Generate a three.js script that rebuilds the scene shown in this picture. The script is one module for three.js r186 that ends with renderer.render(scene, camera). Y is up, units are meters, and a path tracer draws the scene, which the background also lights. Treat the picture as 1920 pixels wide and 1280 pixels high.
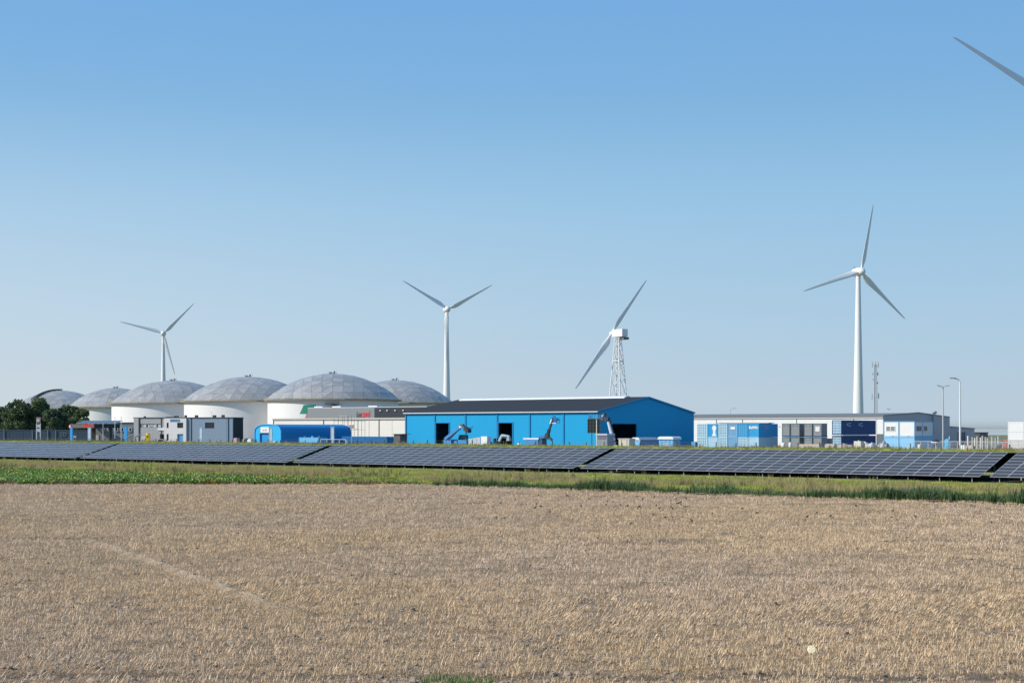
import * as THREE from 'three';
import { mergeGeometries } from 'three/addons/utils/BufferGeometryUtils.js';
import { FontLoader } from 'three/addons/loaders/FontLoader.js';
import { TextGeometry } from 'three/addons/geometries/TextGeometry.js';
import { createNoise2D } from 'simplex-noise';

// ------------------------------------------------------------------ camera, sky, sun, exposure
const W = 1024, H = 682;
const scene = new THREE.Scene();
const smoothStep = (a, b, x) => { const t = Math.min(1, Math.max(0, (x - a) / (b - a))); return t * t * (3 - 2 * t); };
const FOCAL = 2746, HORIZON = 803, EYE = 5.1, MID = 960;          // the lens, in pixels of a 1920 x 1280 picture
const camera = new THREE.PerspectiveCamera(2 * Math.atan(640 / FOCAL) * 180 / Math.PI, W / H, 0.5, 20000);
camera.position.set(0, EYE, 0);
camera.lookAt(0, EYE, -100);
camera.setViewOffset(1920, 1280, 0, -(HORIZON - 640), 1920, 1280);   // a level camera with a raised lens
const SUN_UP = 33 * Math.PI / 180, SUN_TURN = 14 * Math.PI / 180;
const toSun = new THREE.Vector3(-Math.cos(SUN_UP) * Math.cos(SUN_TURN), Math.sin(SUN_UP), Math.cos(SUN_UP) * Math.sin(SUN_TURN));
{
  const w = 512, h = 512, data = new Float32Array(w * h * 4);
  const stops = [[-90, .16, .15, .13], [-0.01, .30, .30, .28], [0, .505, .615, .70], [1.2, .49, .615, .72], [4.2, .42, .61, .775], [8.4, .325, .562, .79], [12.6, .220, .458, .74], [16.3, .188, .415, .745], [24, .145, .36, .68], [40, .10, .28, .58], [65, .075, .22, .48], [90, .065, .2, .45]];
  for (let j = 0; j < h; j++) {
    const el = ((j + .5) / h - .5) * 180;
    let i = 0; while (i < stops.length - 2 && el > stops[i + 1][0]) i++;
    const a = stops[i], b = stops[i + 1], f = Math.min(1, Math.max(0, (el - a[0]) / (b[0] - a[0])));
    const e = el * Math.PI / 180;
    for (let k = 0; k < w; k++) {
      const az = ((k + .5) / w - .5) * 2 * Math.PI, o = (j * w + k) * 4;
      const d = Math.cos(e) * Math.cos(az) * toSun.x + Math.sin(e) * toSun.y + Math.cos(e) * Math.sin(az) * toSun.z;
      const glow = .03 * Math.pow(Math.max(0, d), 3) + .45 * Math.pow(Math.max(0, d), 40);
      const side = el > 0 ? 1 + .06 * d : 1, low = el > 0 ? smoothStep(-.55, .35, Math.cos(az) * toSun.x / Math.cos(SUN_UP) + Math.sin(az) * toSun.z / Math.cos(SUN_UP)) * (1 - smoothStep(4, 15, el)) : 0;
      for (let c = 0; c < 3; c++) data[o + c] = (a[c + 1] + (b[c + 1] - a[c + 1]) * f) * side + low * [.125, .07, .012][c] + (el > 0 ? glow * [1, .98, .9][c] : 0);
      data[o + 3] = 1;
    }
  }
  const sky = new THREE.DataTexture(data, w, h, THREE.RGBAFormat, THREE.FloatType);
  sky.mapping = THREE.EquirectangularReflectionMapping;
  sky.magFilter = THREE.LinearFilter; sky.minFilter = THREE.LinearFilter; sky.wrapS = THREE.RepeatWrapping; sky.needsUpdate = true;
  scene.background = sky; scene.environment = sky;
}
const sun = new THREE.DirectionalLight(new THREE.Color(1, .935, .83), 4.7);
sun.position.copy(toSun).multiplyScalar(900).add(new THREE.Vector3(0, 0, -500));
sun.target.position.set(0, 0, -500);
sun.castShadow = true; sun.shadow.mapSize.set(4096, 4096); sun.shadow.radius = 1;
Object.assign(sun.shadow.camera, { left: -700, right: 700, top: 500, bottom: -500, near: 1, far: 2500 });
scene.add(sun, sun.target);
const renderer = new THREE.WebGLRenderer({ antialias: true });
renderer.setSize(W, H); renderer.toneMapping = THREE.LinearToneMapping; renderer.toneMappingExposure = 1.0;
renderer.shadowMap.enabled = true;

// ------------------------------------------------------------------ helpers
let seed = 12345;
const rnd = () => { seed = (seed + 0x6D2B79F5) | 0; let t = Math.imul(seed ^ seed >>> 15, 1 | seed); t = t + Math.imul(t ^ t >>> 7, 61 | t) ^ t; return ((t ^ t >>> 14) >>> 0) / 4294967296; };
const rr = (a, b) => a + (b - a) * rnd();
const noise2 = createNoise2D(rnd), noiseB = createNoise2D(rnd);
const V = (x, y, z) => new THREE.Vector3(x, y, z);
const smooth = (a, b, x) => { const t = Math.min(1, Math.max(0, (x - a) / (b - a))); return t * t * (3 - 2 * t); };

// The site's own axes: s runs along the rows of solar panels, t runs away from them to the north.
const TURN = 38.28 * Math.PI / 180, CU = Math.cos(TURN), SU = Math.sin(TURN), OX = 7.87, OD = 168.4;
const siteX = (s, t) => OX + CU * s + SU * t, siteD = (s, t) => OD - SU * s + CU * t;
const site = (s, y, t) => V(siteX(s, t), y, -siteD(s, t));
const toSite = (x, d) => [(x - OX) * CU - (d - OD) * SU, (x - OX) * SU + (d - OD) * CU];
const alongS = (px, t) => { const k = (px - MID) / FOCAL; return (k * (OD + CU * t) - OX - SU * t) / (CU + k * SU); };   // where a sight line meets a line of the site
const alongT = (px, s) => { const k = (px - MID) / FOCAL; return (k * (OD - SU * s) - OX - CU * s) / (SU - k * CU); };
const Y = (py, d) => EYE + (HORIZON - py) / FOCAL * d;
const X = (px, d) => (px - MID) / FOCAL * d;

const mats = new Map();
function M(rgb, rough = .8, more = {}) {
  const key = JSON.stringify([rgb, rough, more.metalness, more.key, more.bumpScale]);
  if (more.key === undefined && (more.map || more.bumpMap)) throw new Error('key');
  if (!mats.has(key)) {
    const { key: _, ...rest } = more;
    const m = new THREE.MeshStandardMaterial({ roughness: rough, metalness: 0, ...rest });
    m.color.setRGB(...rgb); mats.set(key, m);
  }
  return mats.get(key);
}
const used = new Map();
function numbered(n) { const k = used.get(n) ?? 0; used.set(n, k + 1); return k ? n + '_' + String(k).padStart(3, '0') : n; }
function tag(o, label, category, group) { o.userData.label = label; o.userData.category = category; if (group) o.userData.group = group; return o; }
function thing(name, label, category, pos, turn = 0, group) {
  const g = new THREE.Group(); g.name = numbered(name); g.position.copy(pos); g.rotation.y = turn; scene.add(g);
  return tag(g, label, category, group);
}
function part(name, geo, mat, parent) {
  const m = new THREE.Mesh(Array.isArray(geo) ? merge(geo) : geo, mat); m.name = name; m.castShadow = m.receiveShadow = true; parent.add(m); return m;
}
function solo(name, geo, mat, label, category, pos, turn = 0, group) {
  const m = new THREE.Mesh(Array.isArray(geo) ? merge(geo) : geo, mat); m.name = numbered(name); m.castShadow = m.receiveShadow = true;
  m.position.copy(pos); m.rotation.y = turn; scene.add(m); return tag(m, label, category, group);
}
function structure(name, geo, mat) { const m = new THREE.Mesh(geo, mat); m.name = name; m.userData.kind = 'structure'; m.receiveShadow = true; scene.add(m); return m; }
function copyOf(o, pos, turn, label) {
  const c = o.clone(); c.name = numbered(o.name.replace(/_\d{3}$/, '')); c.userData = { ...o.userData };
  if (label) c.userData.label = label;
  c.position.copy(pos); c.rotation.y = turn; scene.add(c); return c;
}
function merge(list) {
  const clean = list.map((g) => { const q = g.index ? g.toNonIndexed() : g.clone(); for (const k of Object.keys(q.attributes)) if (!['position', 'normal', 'uv'].includes(k)) q.deleteAttribute(k); q.clearGroups(); return q; });
  return mergeGeometries(clean, false);
}
// box standing on y, centred on x and z, uv in metres
function B(w, h, d, x = 0, y = 0, z = 0) {
  const g = new THREE.BoxGeometry(w, h, d), uv = g.attributes.uv, dims = [[d, h], [d, h], [w, d], [w, d], [w, h], [w, h]];
  for (let i = 0; i < 24; i++) { const q = dims[i >> 2]; uv.setXY(i, uv.getX(i) * q[0] + (i >> 2) * .37, uv.getY(i) * q[1]); }
  return g.translate(x, y + h / 2, z);
}
function bar(a, b, r1, r2 = r1, n = 8) {
  const d = b.clone().sub(a), g = new THREE.CylinderGeometry(r2, r1, d.length(), n, 1);
  g.applyQuaternion(new THREE.Quaternion().setFromUnitVectors(V(0, 1, 0), d.clone().normalize()));
  return g.translate((a.x + b.x) / 2, (a.y + b.y) / 2, (a.z + b.z) / 2);
}
function beam(a, b, w, h) {    // square bar from a to b
  const d = b.clone().sub(a), g = new THREE.BoxGeometry(w, d.length(), h);
  g.applyQuaternion(new THREE.Quaternion().setFromUnitVectors(V(0, 1, 0), d.clone().normalize()));
  return g.translate((a.x + b.x) / 2, (a.y + b.y) / 2, (a.z + b.z) / 2);
}
function extrude(points, depth, holes = [], bevel = 0) {   // outline in x, y; runs from z = 0 back to -depth
  const s = new THREE.Shape(points.map((p) => new THREE.Vector2(...p)));
  for (const h of holes) s.holes.push(new THREE.Path(h.map((p) => new THREE.Vector2(...p))));
  return new THREE.ExtrudeGeometry(s, { depth, bevelEnabled: bevel > 0, bevelSize: bevel, bevelThickness: bevel, bevelSegments: 1 }).translate(0, 0, -depth);
}
// a wall of trapezoidal ribs, width along x, ribs standing proud towards +z, y from 0 to h
function ribbed(w, h, n, depth = .04) {
  const pos = [], p = w / n, prof = [];
  for (let i = 0; i < n; i++) { const x = -w / 2 + i * p; prof.push([x, 0], [x + p * .3, 0], [x + p * .42, depth], [x + p * .82, depth], [x + p * .98, 0]); }
  prof.push([w / 2, 0]);
  for (let i = 0; i + 1 < prof.length; i++) { const [a, b] = [prof[i], prof[i + 1]]; pos.push(a[0], 0, a[1], b[0], 0, b[1], b[0], h, b[1], a[0], 0, a[1], b[0], h, b[1], a[0], h, a[1]); }
  const g = new THREE.BufferGeometry(); g.setAttribute('position', new THREE.Float32BufferAttribute(pos, 3));
  g.setAttribute('uv', new THREE.Float32BufferAttribute(new Float32Array(pos.length / 3 * 2).map((_, i) => pos[(i >> 1) * 3 + (i & 1)]), 2)); g.computeVertexNormals(); return g;
}
const font = await new FontLoader().loadAsync('fonts/droid/droid_sans_bold.typeface.json');
function text(str, size, depth = .08) {
  const g = new TextGeometry(str, { font, size, depth, curveSegments: 4, bevelEnabled: false }); g.computeBoundingBox();
  return g;
}
function greyMap(size, fn, repeat, srgb = true) {
  const d = new Uint8Array(size * size * 4);
  for (let j = 0; j < size; j++) for (let i = 0; i < size; i++) { const v = fn(i / size, j / size, i, j), o = (j * size + i) * 4; for (let c = 0; c < 3; c++) { const q = Math.min(1, Math.max(0, v.length ? v[c] : v)); d[o + c] = 255 * (srgb ? (q < .0031308 ? q * 12.92 : 1.055 * Math.pow(q, 1 / 2.4) - .055) : q); } d[o + 3] = 255; }
  const t = new THREE.DataTexture(d, size, size); t.wrapS = t.wrapT = THREE.RepeatWrapping; t.magFilter = THREE.LinearFilter; t.minFilter = THREE.LinearMipmapLinearFilter; t.generateMipmaps = true;
  if (srgb) t.colorSpace = THREE.SRGBColorSpace; t.repeat.set(1 / repeat, 1 / repeat); t.needsUpdate = true; return t;
}
// noise that tiles: a ring walk through simplex noise
const tile = (u, v, f, k = 0) => { const a = u * 2 * Math.PI, b = v * 2 * Math.PI, R = f / (2 * Math.PI); return .5 * (noise2(Math.cos(a) * R + k, Math.sin(a) * R + Math.cos(b) * R * 1.7 + k) + noiseB(Math.cos(b) * R + k, Math.sin(b) * R + Math.sin(a) * R * 1.3 - k)); };
// weather on metal and plaster: faint streaks that run down, blotches, thin grime
const weather = greyMap(256, (u, v) => .93 + .035 * tile(u, v * .15, 40, 3) + .035 * tile(u, v, 8, 9) + .03 * tile(u, v, 60, 5), 9);
const cladding = greyMap(256, (u, v, i) => (i % 16 < 2 ? .80 : .95) + .03 * tile(u, v, 10, 4) + .03 * tile(u, v * .2, 30, 14), 4.8);
const painted = (rgb, rough = .55) => M(rgb, rough, { map: weather, key: 'w' });
const clad = (rgb, rough = .5) => M(rgb, rough, { map: cladding, key: 'c' });

const WHITE = painted([.78, .78, .76], .5), STEEL = M([.55, .56, .57], .45, { metalness: .6 }), DARK = M([.025, .027, .03], .6), RUBBER = M([.02, .02, .02], .85), GLASS = M([.02, .03, .04], .08), CONCRETE = painted([.42, .41, .39], .9), GALV = M([.5, .51, .52], .5, { metalness: .5 });
const BLUE = clad([.0, .335, .63], .85), BLUE_TRIM = painted([.003, .23, .48], .8), BLUE_MACHINE = painted([.06, .25, .55], .4), RED = M([.62, .03, .02], .45), LIGHT_BLUE = painted([.12, .42, .72]), NAVY = painted([.01, .045, .16]);

// ------------------------------------------------------------------ ground, field, water
const YARD = .8;
function siteHeight(s, t) {
  const n = noise2(s * .05, t * .05) * .08 + noiseB(s * .3, t * .3) * .04;
  let y = .04 - .4 * smooth(-39, -36, t) * (1 - smooth(-34.5, -31, t));
  y += .75 * smooth(10, 34, t) + 1.38 * smooth(34, 45, t) - 1.38 * smooth(51, 61, t);
  return y + n * (t < 58 ? 1 : .25);
}
function sheet(us, vs, at, colour) {
  const pos = [], col = [], uv = [], idx = [];
  for (const v of vs) for (const u of us) { const p = at(u, v); pos.push(p.x, p.y, p.z); uv.push(p.x, p.z); if (colour) col.push(...colour(u, v)); }
  for (let j = 0; j + 1 < vs.length; j++) for (let i = 0; i + 1 < us.length; i++) { const a = j * us.length + i, b = a + 1, c = a + us.length, d = c + 1; idx.push(a, b, d, a, d, c); }
  const g = new THREE.BufferGeometry(); g.setAttribute('position', new THREE.Float32BufferAttribute(pos, 3)); g.setAttribute('uv', new THREE.Float32BufferAttribute(uv, 2));
  if (colour) g.setAttribute('color', new THREE.Float32BufferAttribute(col, 3)); g.setIndex(idx); g.computeVertexNormals(); return g;
}
const span = (a, b, step) => { const n = Math.max(1, Math.round((b - a) / step)); return Array.from({ length: n + 1 }, (_, i) => a + (b - a) * i / n); };
const blend = (a, b, f) => a.map((x, i) => x + (b[i] - x) * f);
const speckle = greyMap(512, (u, v) => .82 + .14 * tile(u, v, 60, 1) + .12 * tile(u, v, 140, 7) + .07 * tile(u, v, 12, 2), 5);
// verge, bank and yard
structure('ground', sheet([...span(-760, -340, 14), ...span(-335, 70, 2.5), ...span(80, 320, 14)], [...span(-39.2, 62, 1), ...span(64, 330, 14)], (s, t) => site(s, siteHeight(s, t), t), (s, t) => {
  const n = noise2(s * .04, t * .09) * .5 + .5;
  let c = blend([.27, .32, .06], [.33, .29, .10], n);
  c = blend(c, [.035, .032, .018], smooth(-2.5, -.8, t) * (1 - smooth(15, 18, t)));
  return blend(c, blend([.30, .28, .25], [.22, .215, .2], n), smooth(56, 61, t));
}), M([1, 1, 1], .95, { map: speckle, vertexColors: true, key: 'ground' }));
// flat land beyond the yard, out to the shore
{
  const us = span(-1700, 900, 50), vs = span(0, 1, 1 / 24);
  structure('land', sheet(us, vs, (s, f) => { const t = 329 + f * Math.max(10, 918 + .296 * s - 329); return site(s, YARD - .06 - 2.5 * smooth(.985, 1, f), t); }, (s, f) => blend([.17, .19, .06], [.26, .23, .11], noise2(s * .011, f * 7) * .5 + .5)), M([1, 1, 1], .95, { map: speckle, vertexColors: true, key: 'land' }));
  const outer = sheet([-6000, -760], [-300, 330], (s, t) => site(s, -.3, t));
  const outer2 = sheet([320, 6000], [-400, 330], (s, t) => site(s, -.3, t));
  structure('grassland', merge([outer, outer2]), M([.18, .18, .07], .95, { map: speckle, key: 'gl' }));
}
{ const g = new THREE.CircleGeometry(14000, 64); g.rotateX(-Math.PI / 2); const m = structure('water', g, M([.3, .34, .36], .04)); m.position.y = -1.4; }

// the stubble field in front of the camera
const track = [[-19.7, 67.6], [-13.4, 55.2], [-7.2, 42.8], [-5.6, 40]];     // a ridge left by a wheel
function trackDist(x, d) {
  let best = 99;
  for (let i = 0; i + 1 < track.length; i++) { const [ax, ad] = track[i], [bx, bd] = track[i + 1]; const f = Math.min(1, Math.max(0, ((x - ax) * (bx - ax) + (d - ad) * (bd - ad)) / ((bx - ax) ** 2 + (bd - ad) ** 2))); best = Math.min(best, Math.hypot(x - ax - f * (bx - ax), d - ad - f * (bd - ad))); }
  return best;
}
const ruts = [[119, .7], [113.5, .8], [105, .6], [99, .8], [67, .7], [64.8, .6], [30.1, .5]];     // shallow wheel ruts that run across
const rutAt = (x, d) => { let r = 0; for (const [q, w] of ruts) r = Math.max(r, (1 - smooth(.1, w, Math.abs(d - q + .055 * x + .8 * noise2(x * .02, q)))) * (q < 31 ? .9 : smooth(-.25, .35, noise2(x * .06, q * 3)))); return r; };
function fieldHeight(x, d) {
  const [, t] = toSite(x, d);
  let y = .05 * noise2(x * .22, d * .22) + .035 * noiseB(x * .9, d * .9) + .045 * noise2(x * 2.3, d * 2.3);
  const q = trackDist(x, d); y += .10 * (1 - smooth(.08, .35, q)) - .05 * (1 - smooth(.15, .35, Math.abs(q - .6)));
  y -= .07 * rutAt(x, d);
  return y - 1.1 * smooth(-38.2, -36, t);
}
const bare = (x, d) => smooth(.15, .75, noise2(x * .11 + 40, d * .07 + 3) * .6 + noiseB(x * .5, d * .4) * .45);
const lump = (u, v) => .5 + .32 * tile(u, v, 26, 11) + .28 * tile(u, v, 90, 21) + .18 * tile(u, v, 170, 31);
const soil = greyMap(512, (u, v) => { const a = lump(u, v); return [.47 + a * .70, .435 + a * .70, .39 + a * .70].map((q) => q * 1.0); }, 2.7), soilBump = greyMap(512, lump, 2.7, false);
{
  const ds = [-60, -30, 0, 10, 18, 23]; for (let d = 25; d < 176; d += d < 48 ? .17 : d < 75 ? .4 : 1.1) ds.push(d);
  const xs = []; for (let x = -130; x <= 130;) { xs.push(x); const a = Math.abs(x); x += a < 13 ? .17 : a < 24 ? .22 : a < 32 ? .6 : 4; }
  structure('field', sheet(xs, ds, (x, d) => V(x, d < 24 ? 0 : fieldHeight(x, d), -d), (x, d) => {
    const tr = (1 - smooth(.13, .36, trackDist(x, d))) * smooth(-1, -.2, noise2(x * .7, d * .5)) * smooth(40, 44, d); let c = blend([.51, .36, .22], [.56, .40, .235], noise2(x * .03, d * .03) * .5 + .5);
    c = blend(c, [.45, .32, .215], .6 * bare(x, d));
    return blend(blend(c, [.88, .68, .47], .9 * tr), [.17, .13, .10], .8 * rutAt(x, d));
  }), M([1.1, 1.1, 1.1], .95, { map: soil, bumpMap: soilBump, bumpScale: .13, vertexColors: true, key: 'field' }));
}
function instanced(name, geo, mat, label, category, list, tints) {
  const m = new THREE.InstancedMesh(geo, mat, list.length); m.name = name; m.userData.kind = 'stuff'; tag(m, label, category);
  const q = new THREE.Quaternion(), e = new THREE.Euler(), mx = new THREE.Matrix4(), c = new THREE.Color();
  list.forEach((p, i) => { e.set(p.tx ?? 0, p.yaw ?? 0, p.tz ?? 0, 'XZY'); q.setFromEuler(e); mx.compose(V(p.x, p.y, p.z), q, V(p.sx ?? p.k, p.k, p.sx ?? p.k)); m.setMatrixAt(i, mx); m.setColorAt(i, c.setRGB(...tints(p))); });
  m.castShadow = m.receiveShadow = true; scene.add(m); return m;
}
// tufts of narrow blades: each blade two or three bent pieces
function tuft({ n, r, h0, h1, w, lean, bend = .3, lying = 0 }) {
  const pos = [];
  for (let i = 0; i < n; i++) {
    const a = rr(0, 6.283), q = r * Math.sqrt(rnd()), x = Math.cos(a) * q, z = Math.sin(a) * q, flat = i < lying, h = rr(h0, h1), da = rr(0, 6.283), l = flat ? rr(1.2, 1.5) : rr(0, lean), b = l + bend * rnd();
    const dx = Math.cos(da), dz = Math.sin(da), wx = -dz * w / 2 * rr(.7, 1.3), wz = dx * w / 2 * rr(.7, 1.3);
    const p0 = [x, flat ? .03 : -.02, z], p1 = [x + dx * Math.sin(l) * h * .55, p0[1] + Math.cos(l) * h * .55, z + dz * Math.sin(l) * h * .55], p2 = [p1[0] + dx * Math.sin(b) * h * .45, p1[1] + Math.cos(b) * h * .45, p1[2] + dz * Math.sin(b) * h * .45];
    const s = (p, k) => [[p[0] - wx * k, p[1], p[2] - wz * k], [p[0] + wx * k, p[1], p[2] + wz * k]];
    const [a0, a1] = s(p0, 1), [b0, b1] = s(p1, .9), [c0] = s(p2, .2);
    pos.push(...a0, ...a1, ...b1, ...a0, ...b1, ...b0, ...b0, ...b1, ...c0);
    
  }
  const g = new THREE.BufferGeometry(); g.setAttribute('position', new THREE.Float32BufferAttribute(pos, 3)); g.computeVertexNormals(); return g;
}
const BLADE = new THREE.MeshPhysicalMaterial({ roughness: 1, side: THREE.DoubleSide, transmission: .4, thickness: 0 });
const STRAW2 = new THREE.MeshStandardMaterial({ roughness: .7, side: THREE.DoubleSide, color: new THREE.Color().setRGB(.5, .42, .24) });
const STRAW = new THREE.MeshStandardMaterial({ roughness: .7, side: THREE.DoubleSide });
const inBeets = (x, d) => d > 133.4 && toSite(x, d)[1] < -37.6;
{
  const list = [];
  const put = (x, d, k) => {
    if (toSite(x, d)[1] > -38 || inBeets(x, d)) return;
    const q = trackDist(x, d), rut = rutAt(x, d); if (q < .36 && rnd() < .82) return; if (q < .6 && rnd() < .3) return; if (rnd() < .75 * bare(x, d) || rnd() < .3 * (1 - smooth(31, 34, d)) || (rut > .3 && rnd() < .8)) return;
    const leanRight = .05 + .5 * smooth(.1, .6, noise2(x * .09 + 9, d * .05)) * (1 - smooth(38, 60, d)) + rr(-.2, .25);
    list.push({ x, z: -d, y: fieldHeight(x, d) - .012, k, yaw: rr(0, 6.28), tz: -leanRight, tx: rr(-.15, .2), ridge: q < .3 ? 1 : 0 });
  };
  for (let d = 27; d < 170;) {
    const half = .36 * d + 3, n = d < 50 ? 36 : d < 75 ? 22 : d < 105 ? 12 : 8, step = .5, k0 = d < 60 ? 1 : d < 100 ? 1.15 : 1.3;
    const count = Math.round(half * 2 * step * n); for (let i = 0; i < count; i++) put(rr(-half, half), d + (rnd() < .72 ? rr(-.07, .07) + .02 * noise2(d, 3) : rnd() * step), k0 * rr(.7, 1.2)); d += step;
  }
  for (let i = 0; i < 900; i++) { const f = rnd() * (track.length - 1), j = Math.floor(f), g = f - j, a = track[j], b = track[j + 1]; put(a[0] + (b[0] - a[0]) * g + rr(-.25, .25), a[1] + (b[1] - a[1]) * g + rr(-.2, .2), rr(.6, .9)); }
  instanced('stubble', tuft({ n: 14, r: .17, h0: .05, h1: .18, w: .011, lean: .4, bend: .3, lying: 5 }), STRAW, 'cut pale straw stubble covering the bare brown field', 'stubble', list, (p) => {
    const n = noise2(p.x * .035, p.z * .035), v = rr(.7, 1.18);
    return [(.73 + .015 * n) * v, (.54 - .0 * n) * v, (.35 - .035 * n) * v];
  });
  // clods of dry earth
  const g = new THREE.IcosahedronGeometry(.07, 1), p = g.attributes.position, v = V();
  for (let i = 0; i < p.count; i++) { v.fromBufferAttribute(p, i); v.multiplyScalar(1 + .35 * noise2(v.x * 30 + v.z * 17, v.y * 30)); p.setXYZ(i, v.x, v.y * .7, v.z); } g.computeVertexNormals();
  const clods = [];
  for (let i = 0; i < 26000; i++) { const d = 27 + 95 * Math.pow(rnd(), 1.7), x = rr(-1, 1) * (.36 * d + 2); if (toSite(x, d)[1] > -38.5) continue; if (rnd() > .25 + bare(x, d) * .7) continue; clods.push({ x, z: -d, y: fieldHeight(x, d), k: rr(.25, 1) * (d > 60 ? 1.2 : 1) * (rnd() < .03 ? 1.7 : 1), yaw: rr(0, 6), tx: rr(-.5, .5) }); }
  instanced('earth_clods', g, M([1, 1, 1], .95), 'loose clods of dry earth lying between the straw', 'clods', clods, () => { const k = rr(.65, 1.1); return [.40 * k, .30 * k, .215 * k]; });
}
// ------------------------------------------------------------------ verge plants
{
  const put = (list, n, s0, s1, t0, t1, h, keep) => { for (let i = 0; i < n; i++) { const s = rr(s0, s1), t = rr(t0, t1), f = keep(s, t); if (rnd() > f) continue; const p = site(s, siteHeight(s, t), t); list.push({ x: p.x, y: p.y - .03, z: p.z, k: h * rr(.7, 1.25) * (1 + .35 * noise2(s * .4, t * .4)), yaw: rr(0, 6.28), tz: rr(-.15, .05), s, t }); } };
  const out = (s, t) => { const k = siteX(s, t) / siteD(s, t); return Math.abs(k) < .37; };
  const dryAt = (s, t) => smooth(-.1, .6, noise2(s * .045, t * .13) + .25 * noiseB(s * .4, t * .4));
  const g1 = tuft({ n: 22, r: .3, h0: .1, h1: .3, w: .025, lean: .7, bend: .5 });
  const short = []; put(short, 70000, -170, 75, -36, 0, 1, (s, t) => out(s, t) ? .9 - .5 * dryAt(s, t) : 0); put(short, 34000, -300, 60, 38, 56, 1.25, (s, t) => out(s, t) ? .8 : 0);
  for (const p of short) if (p.t > -6 && p.t < 1) p.k *= .35;
  instanced('verge_grass', g1, BLADE, 'short yellow green grass along the front of the solar panels', 'grass', short, (p) => { const n = noise2(p.s * .03, p.t * .12) * .5 + .5, v = rr(.6, 1.25) * (.85 + .35 * noiseB(p.s * .45, p.t * .6)); return [(.45 + .10 * n) * v, (.54 - .02 * n) * v, .085 * v]; });
  const g2 = tuft({ n: 16, r: .25, h0: .35, h1: .75, w: .02, lean: .35, bend: .4 });
  const dry = []; put(dry, 40000, -170, 75, -37, -8, 1, (s, t) => out(s, t) ? dryAt(s, t) * (1 - .93 * smooth(-24, -15, t)) * (t < -33 && s > 0 ? .4 : 1) : 0); put(dry, 9000, -300, 60, 40, 58, .9, (s, t) => out(s, t) ? .55 * smooth(.05, .6, noise2(s * .06, 7)) : 0);
  instanced('dry_grass', g2, BLADE, 'tall dry straw coloured grass along the ditch and bank', 'dry grass', dry, (p) => { const v = rr(.7, 1.15), n = noiseB(p.s * .08, p.t * .2) * .5 + .5; return [(.54 - .1 * n) * v, (.40 - .02 * n) * v, (.19 - .03 * n) * v]; });
  const g3 = tuft({ n: 18, r: .3, h0: .5, h1: 1.0, w: .05, lean: .4, bend: .9 });
  const reeds = []; put(reeds, 16000, -160, 75, -38.4, -33.6, 1, (s, t) => { if (!out(s, t)) return 0; const m = noise2(s * .05, 2) + .4 * noiseB(s * .3, 4); return s > 10 ? .9 * smooth(-1.2, -.2, m) : .55 * smooth(-.8, .5, m); });
  for (const r of reeds) r.k *= (r.s > 22 ? 1.2 : r.s > 5 ? .8 : .85) * (.85 + .4 * noise2(r.s * .08, 11));
  instanced('reeds', g3, BLADE, 'dark green reeds growing in the ditch beside the field', 'reeds', reeds, (p) => { const v = rr(.6, 1.25), b = p.s < 5 ? .55 : 0; return [(.09 + .12 * b) * v, (.165 + .015 * b) * v, (.045 + .04 * b) * v]; });
  const g4 = tuft({ n: 9, r: .2, h0: .5, h1: 1.15, w: .05, lean: .3, bend: .5 });
  const weeds = []; put(weeds, 9000, -290, 60, 45, 56, .62, (s, t) => out(s, t) ? .15 + smooth(.0, .6, noise2(s * .06, 30) + .4 * noiseB(s * .5, 3)) : 0); put(weeds, 5000, -150, 75, -35, -16, .75, (s, t) => out(s, t) ? .8 * smooth(-.1, .5, noise2(s * .09, t * .16)) * (1 - .7 * smooth(-24, -16, t)) : 0);
  // sugar beet: rosettes of broad bent leaves
  const pos = [];
  for (let i = 0; i < 9; i++) {
    const a = i / 9 * 6.283 + rr(-.3, .3), l = rr(.22, .38), up = rr(.15, .38), w = rr(.06, .09), dx = Math.cos(a), dz = Math.sin(a), P = (f, side, y) => [dx * l * f - dz * side * w, y, dz * l * f + dx * side * w];
    const r0 = P(.08, 0, 0), m0 = P(.45, -1, up), m1 = P(.45, 1, up * 1.05), mm = P(.5, 0, up * .92), e0 = P(.8, -.9, up * 1.05), e1 = P(.8, .9, up), tip = P(1.15, 0, up * .75);
    pos.push(...r0, ...mm, ...m0, ...r0, ...m1, ...mm, ...m0, ...mm, ...e0, ...mm, ...m1, ...e1, ...mm, ...tip, ...e0, ...mm, ...e1, ...tip);
  }
  const g5 = new THREE.BufferGeometry(); g5.setAttribute('position', new THREE.Float32BufferAttribute(pos, 3)); g5.computeVertexNormals();
  const beets = [];
  for (let i = 0; i < 12000; i++) { const x = rr(-62, -8), d = rr(133.4, 176); if (!inBeets(x, d) || Math.abs(x / d) > .4) continue; if (x > -16 && rnd() < .6) continue; beets.push({ x, z: -d, y: 0, k: rr(.8, 1.45) * (x > -20 ? .7 : 1), yaw: rr(0, 6.28), tx: rr(-.15, .15) }); }
  for (let i = 0; i < 1500; i++) { const x = rr(-62, -8), d = rr(132.7, 134.4); if (noise2(x * .16, 5) < .05 + rr(-.3, .3)) continue; weeds.push({ x, z: -d, y: -.02, k: rr(.25, .6), yaw: rr(0, 6), tz: 0, s: 0, t: 0 }); }
  instanced('beet_crop', g5, new THREE.MeshPhysicalMaterial({ roughness: .6, side: THREE.DoubleSide, transmission: .3, thickness: 0 }), 'strip of bright green leafy beet crop at the field edge', 'crop', beets, (p) => { const v = rr(.65, 1.3), yel = noise2(p.x * .13, p.z * .2) > .45 ? 1 : 0; return [(.25 + .16 * yel) * v, (.38 + .0 * yel) * v, .065 * v]; });
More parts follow.
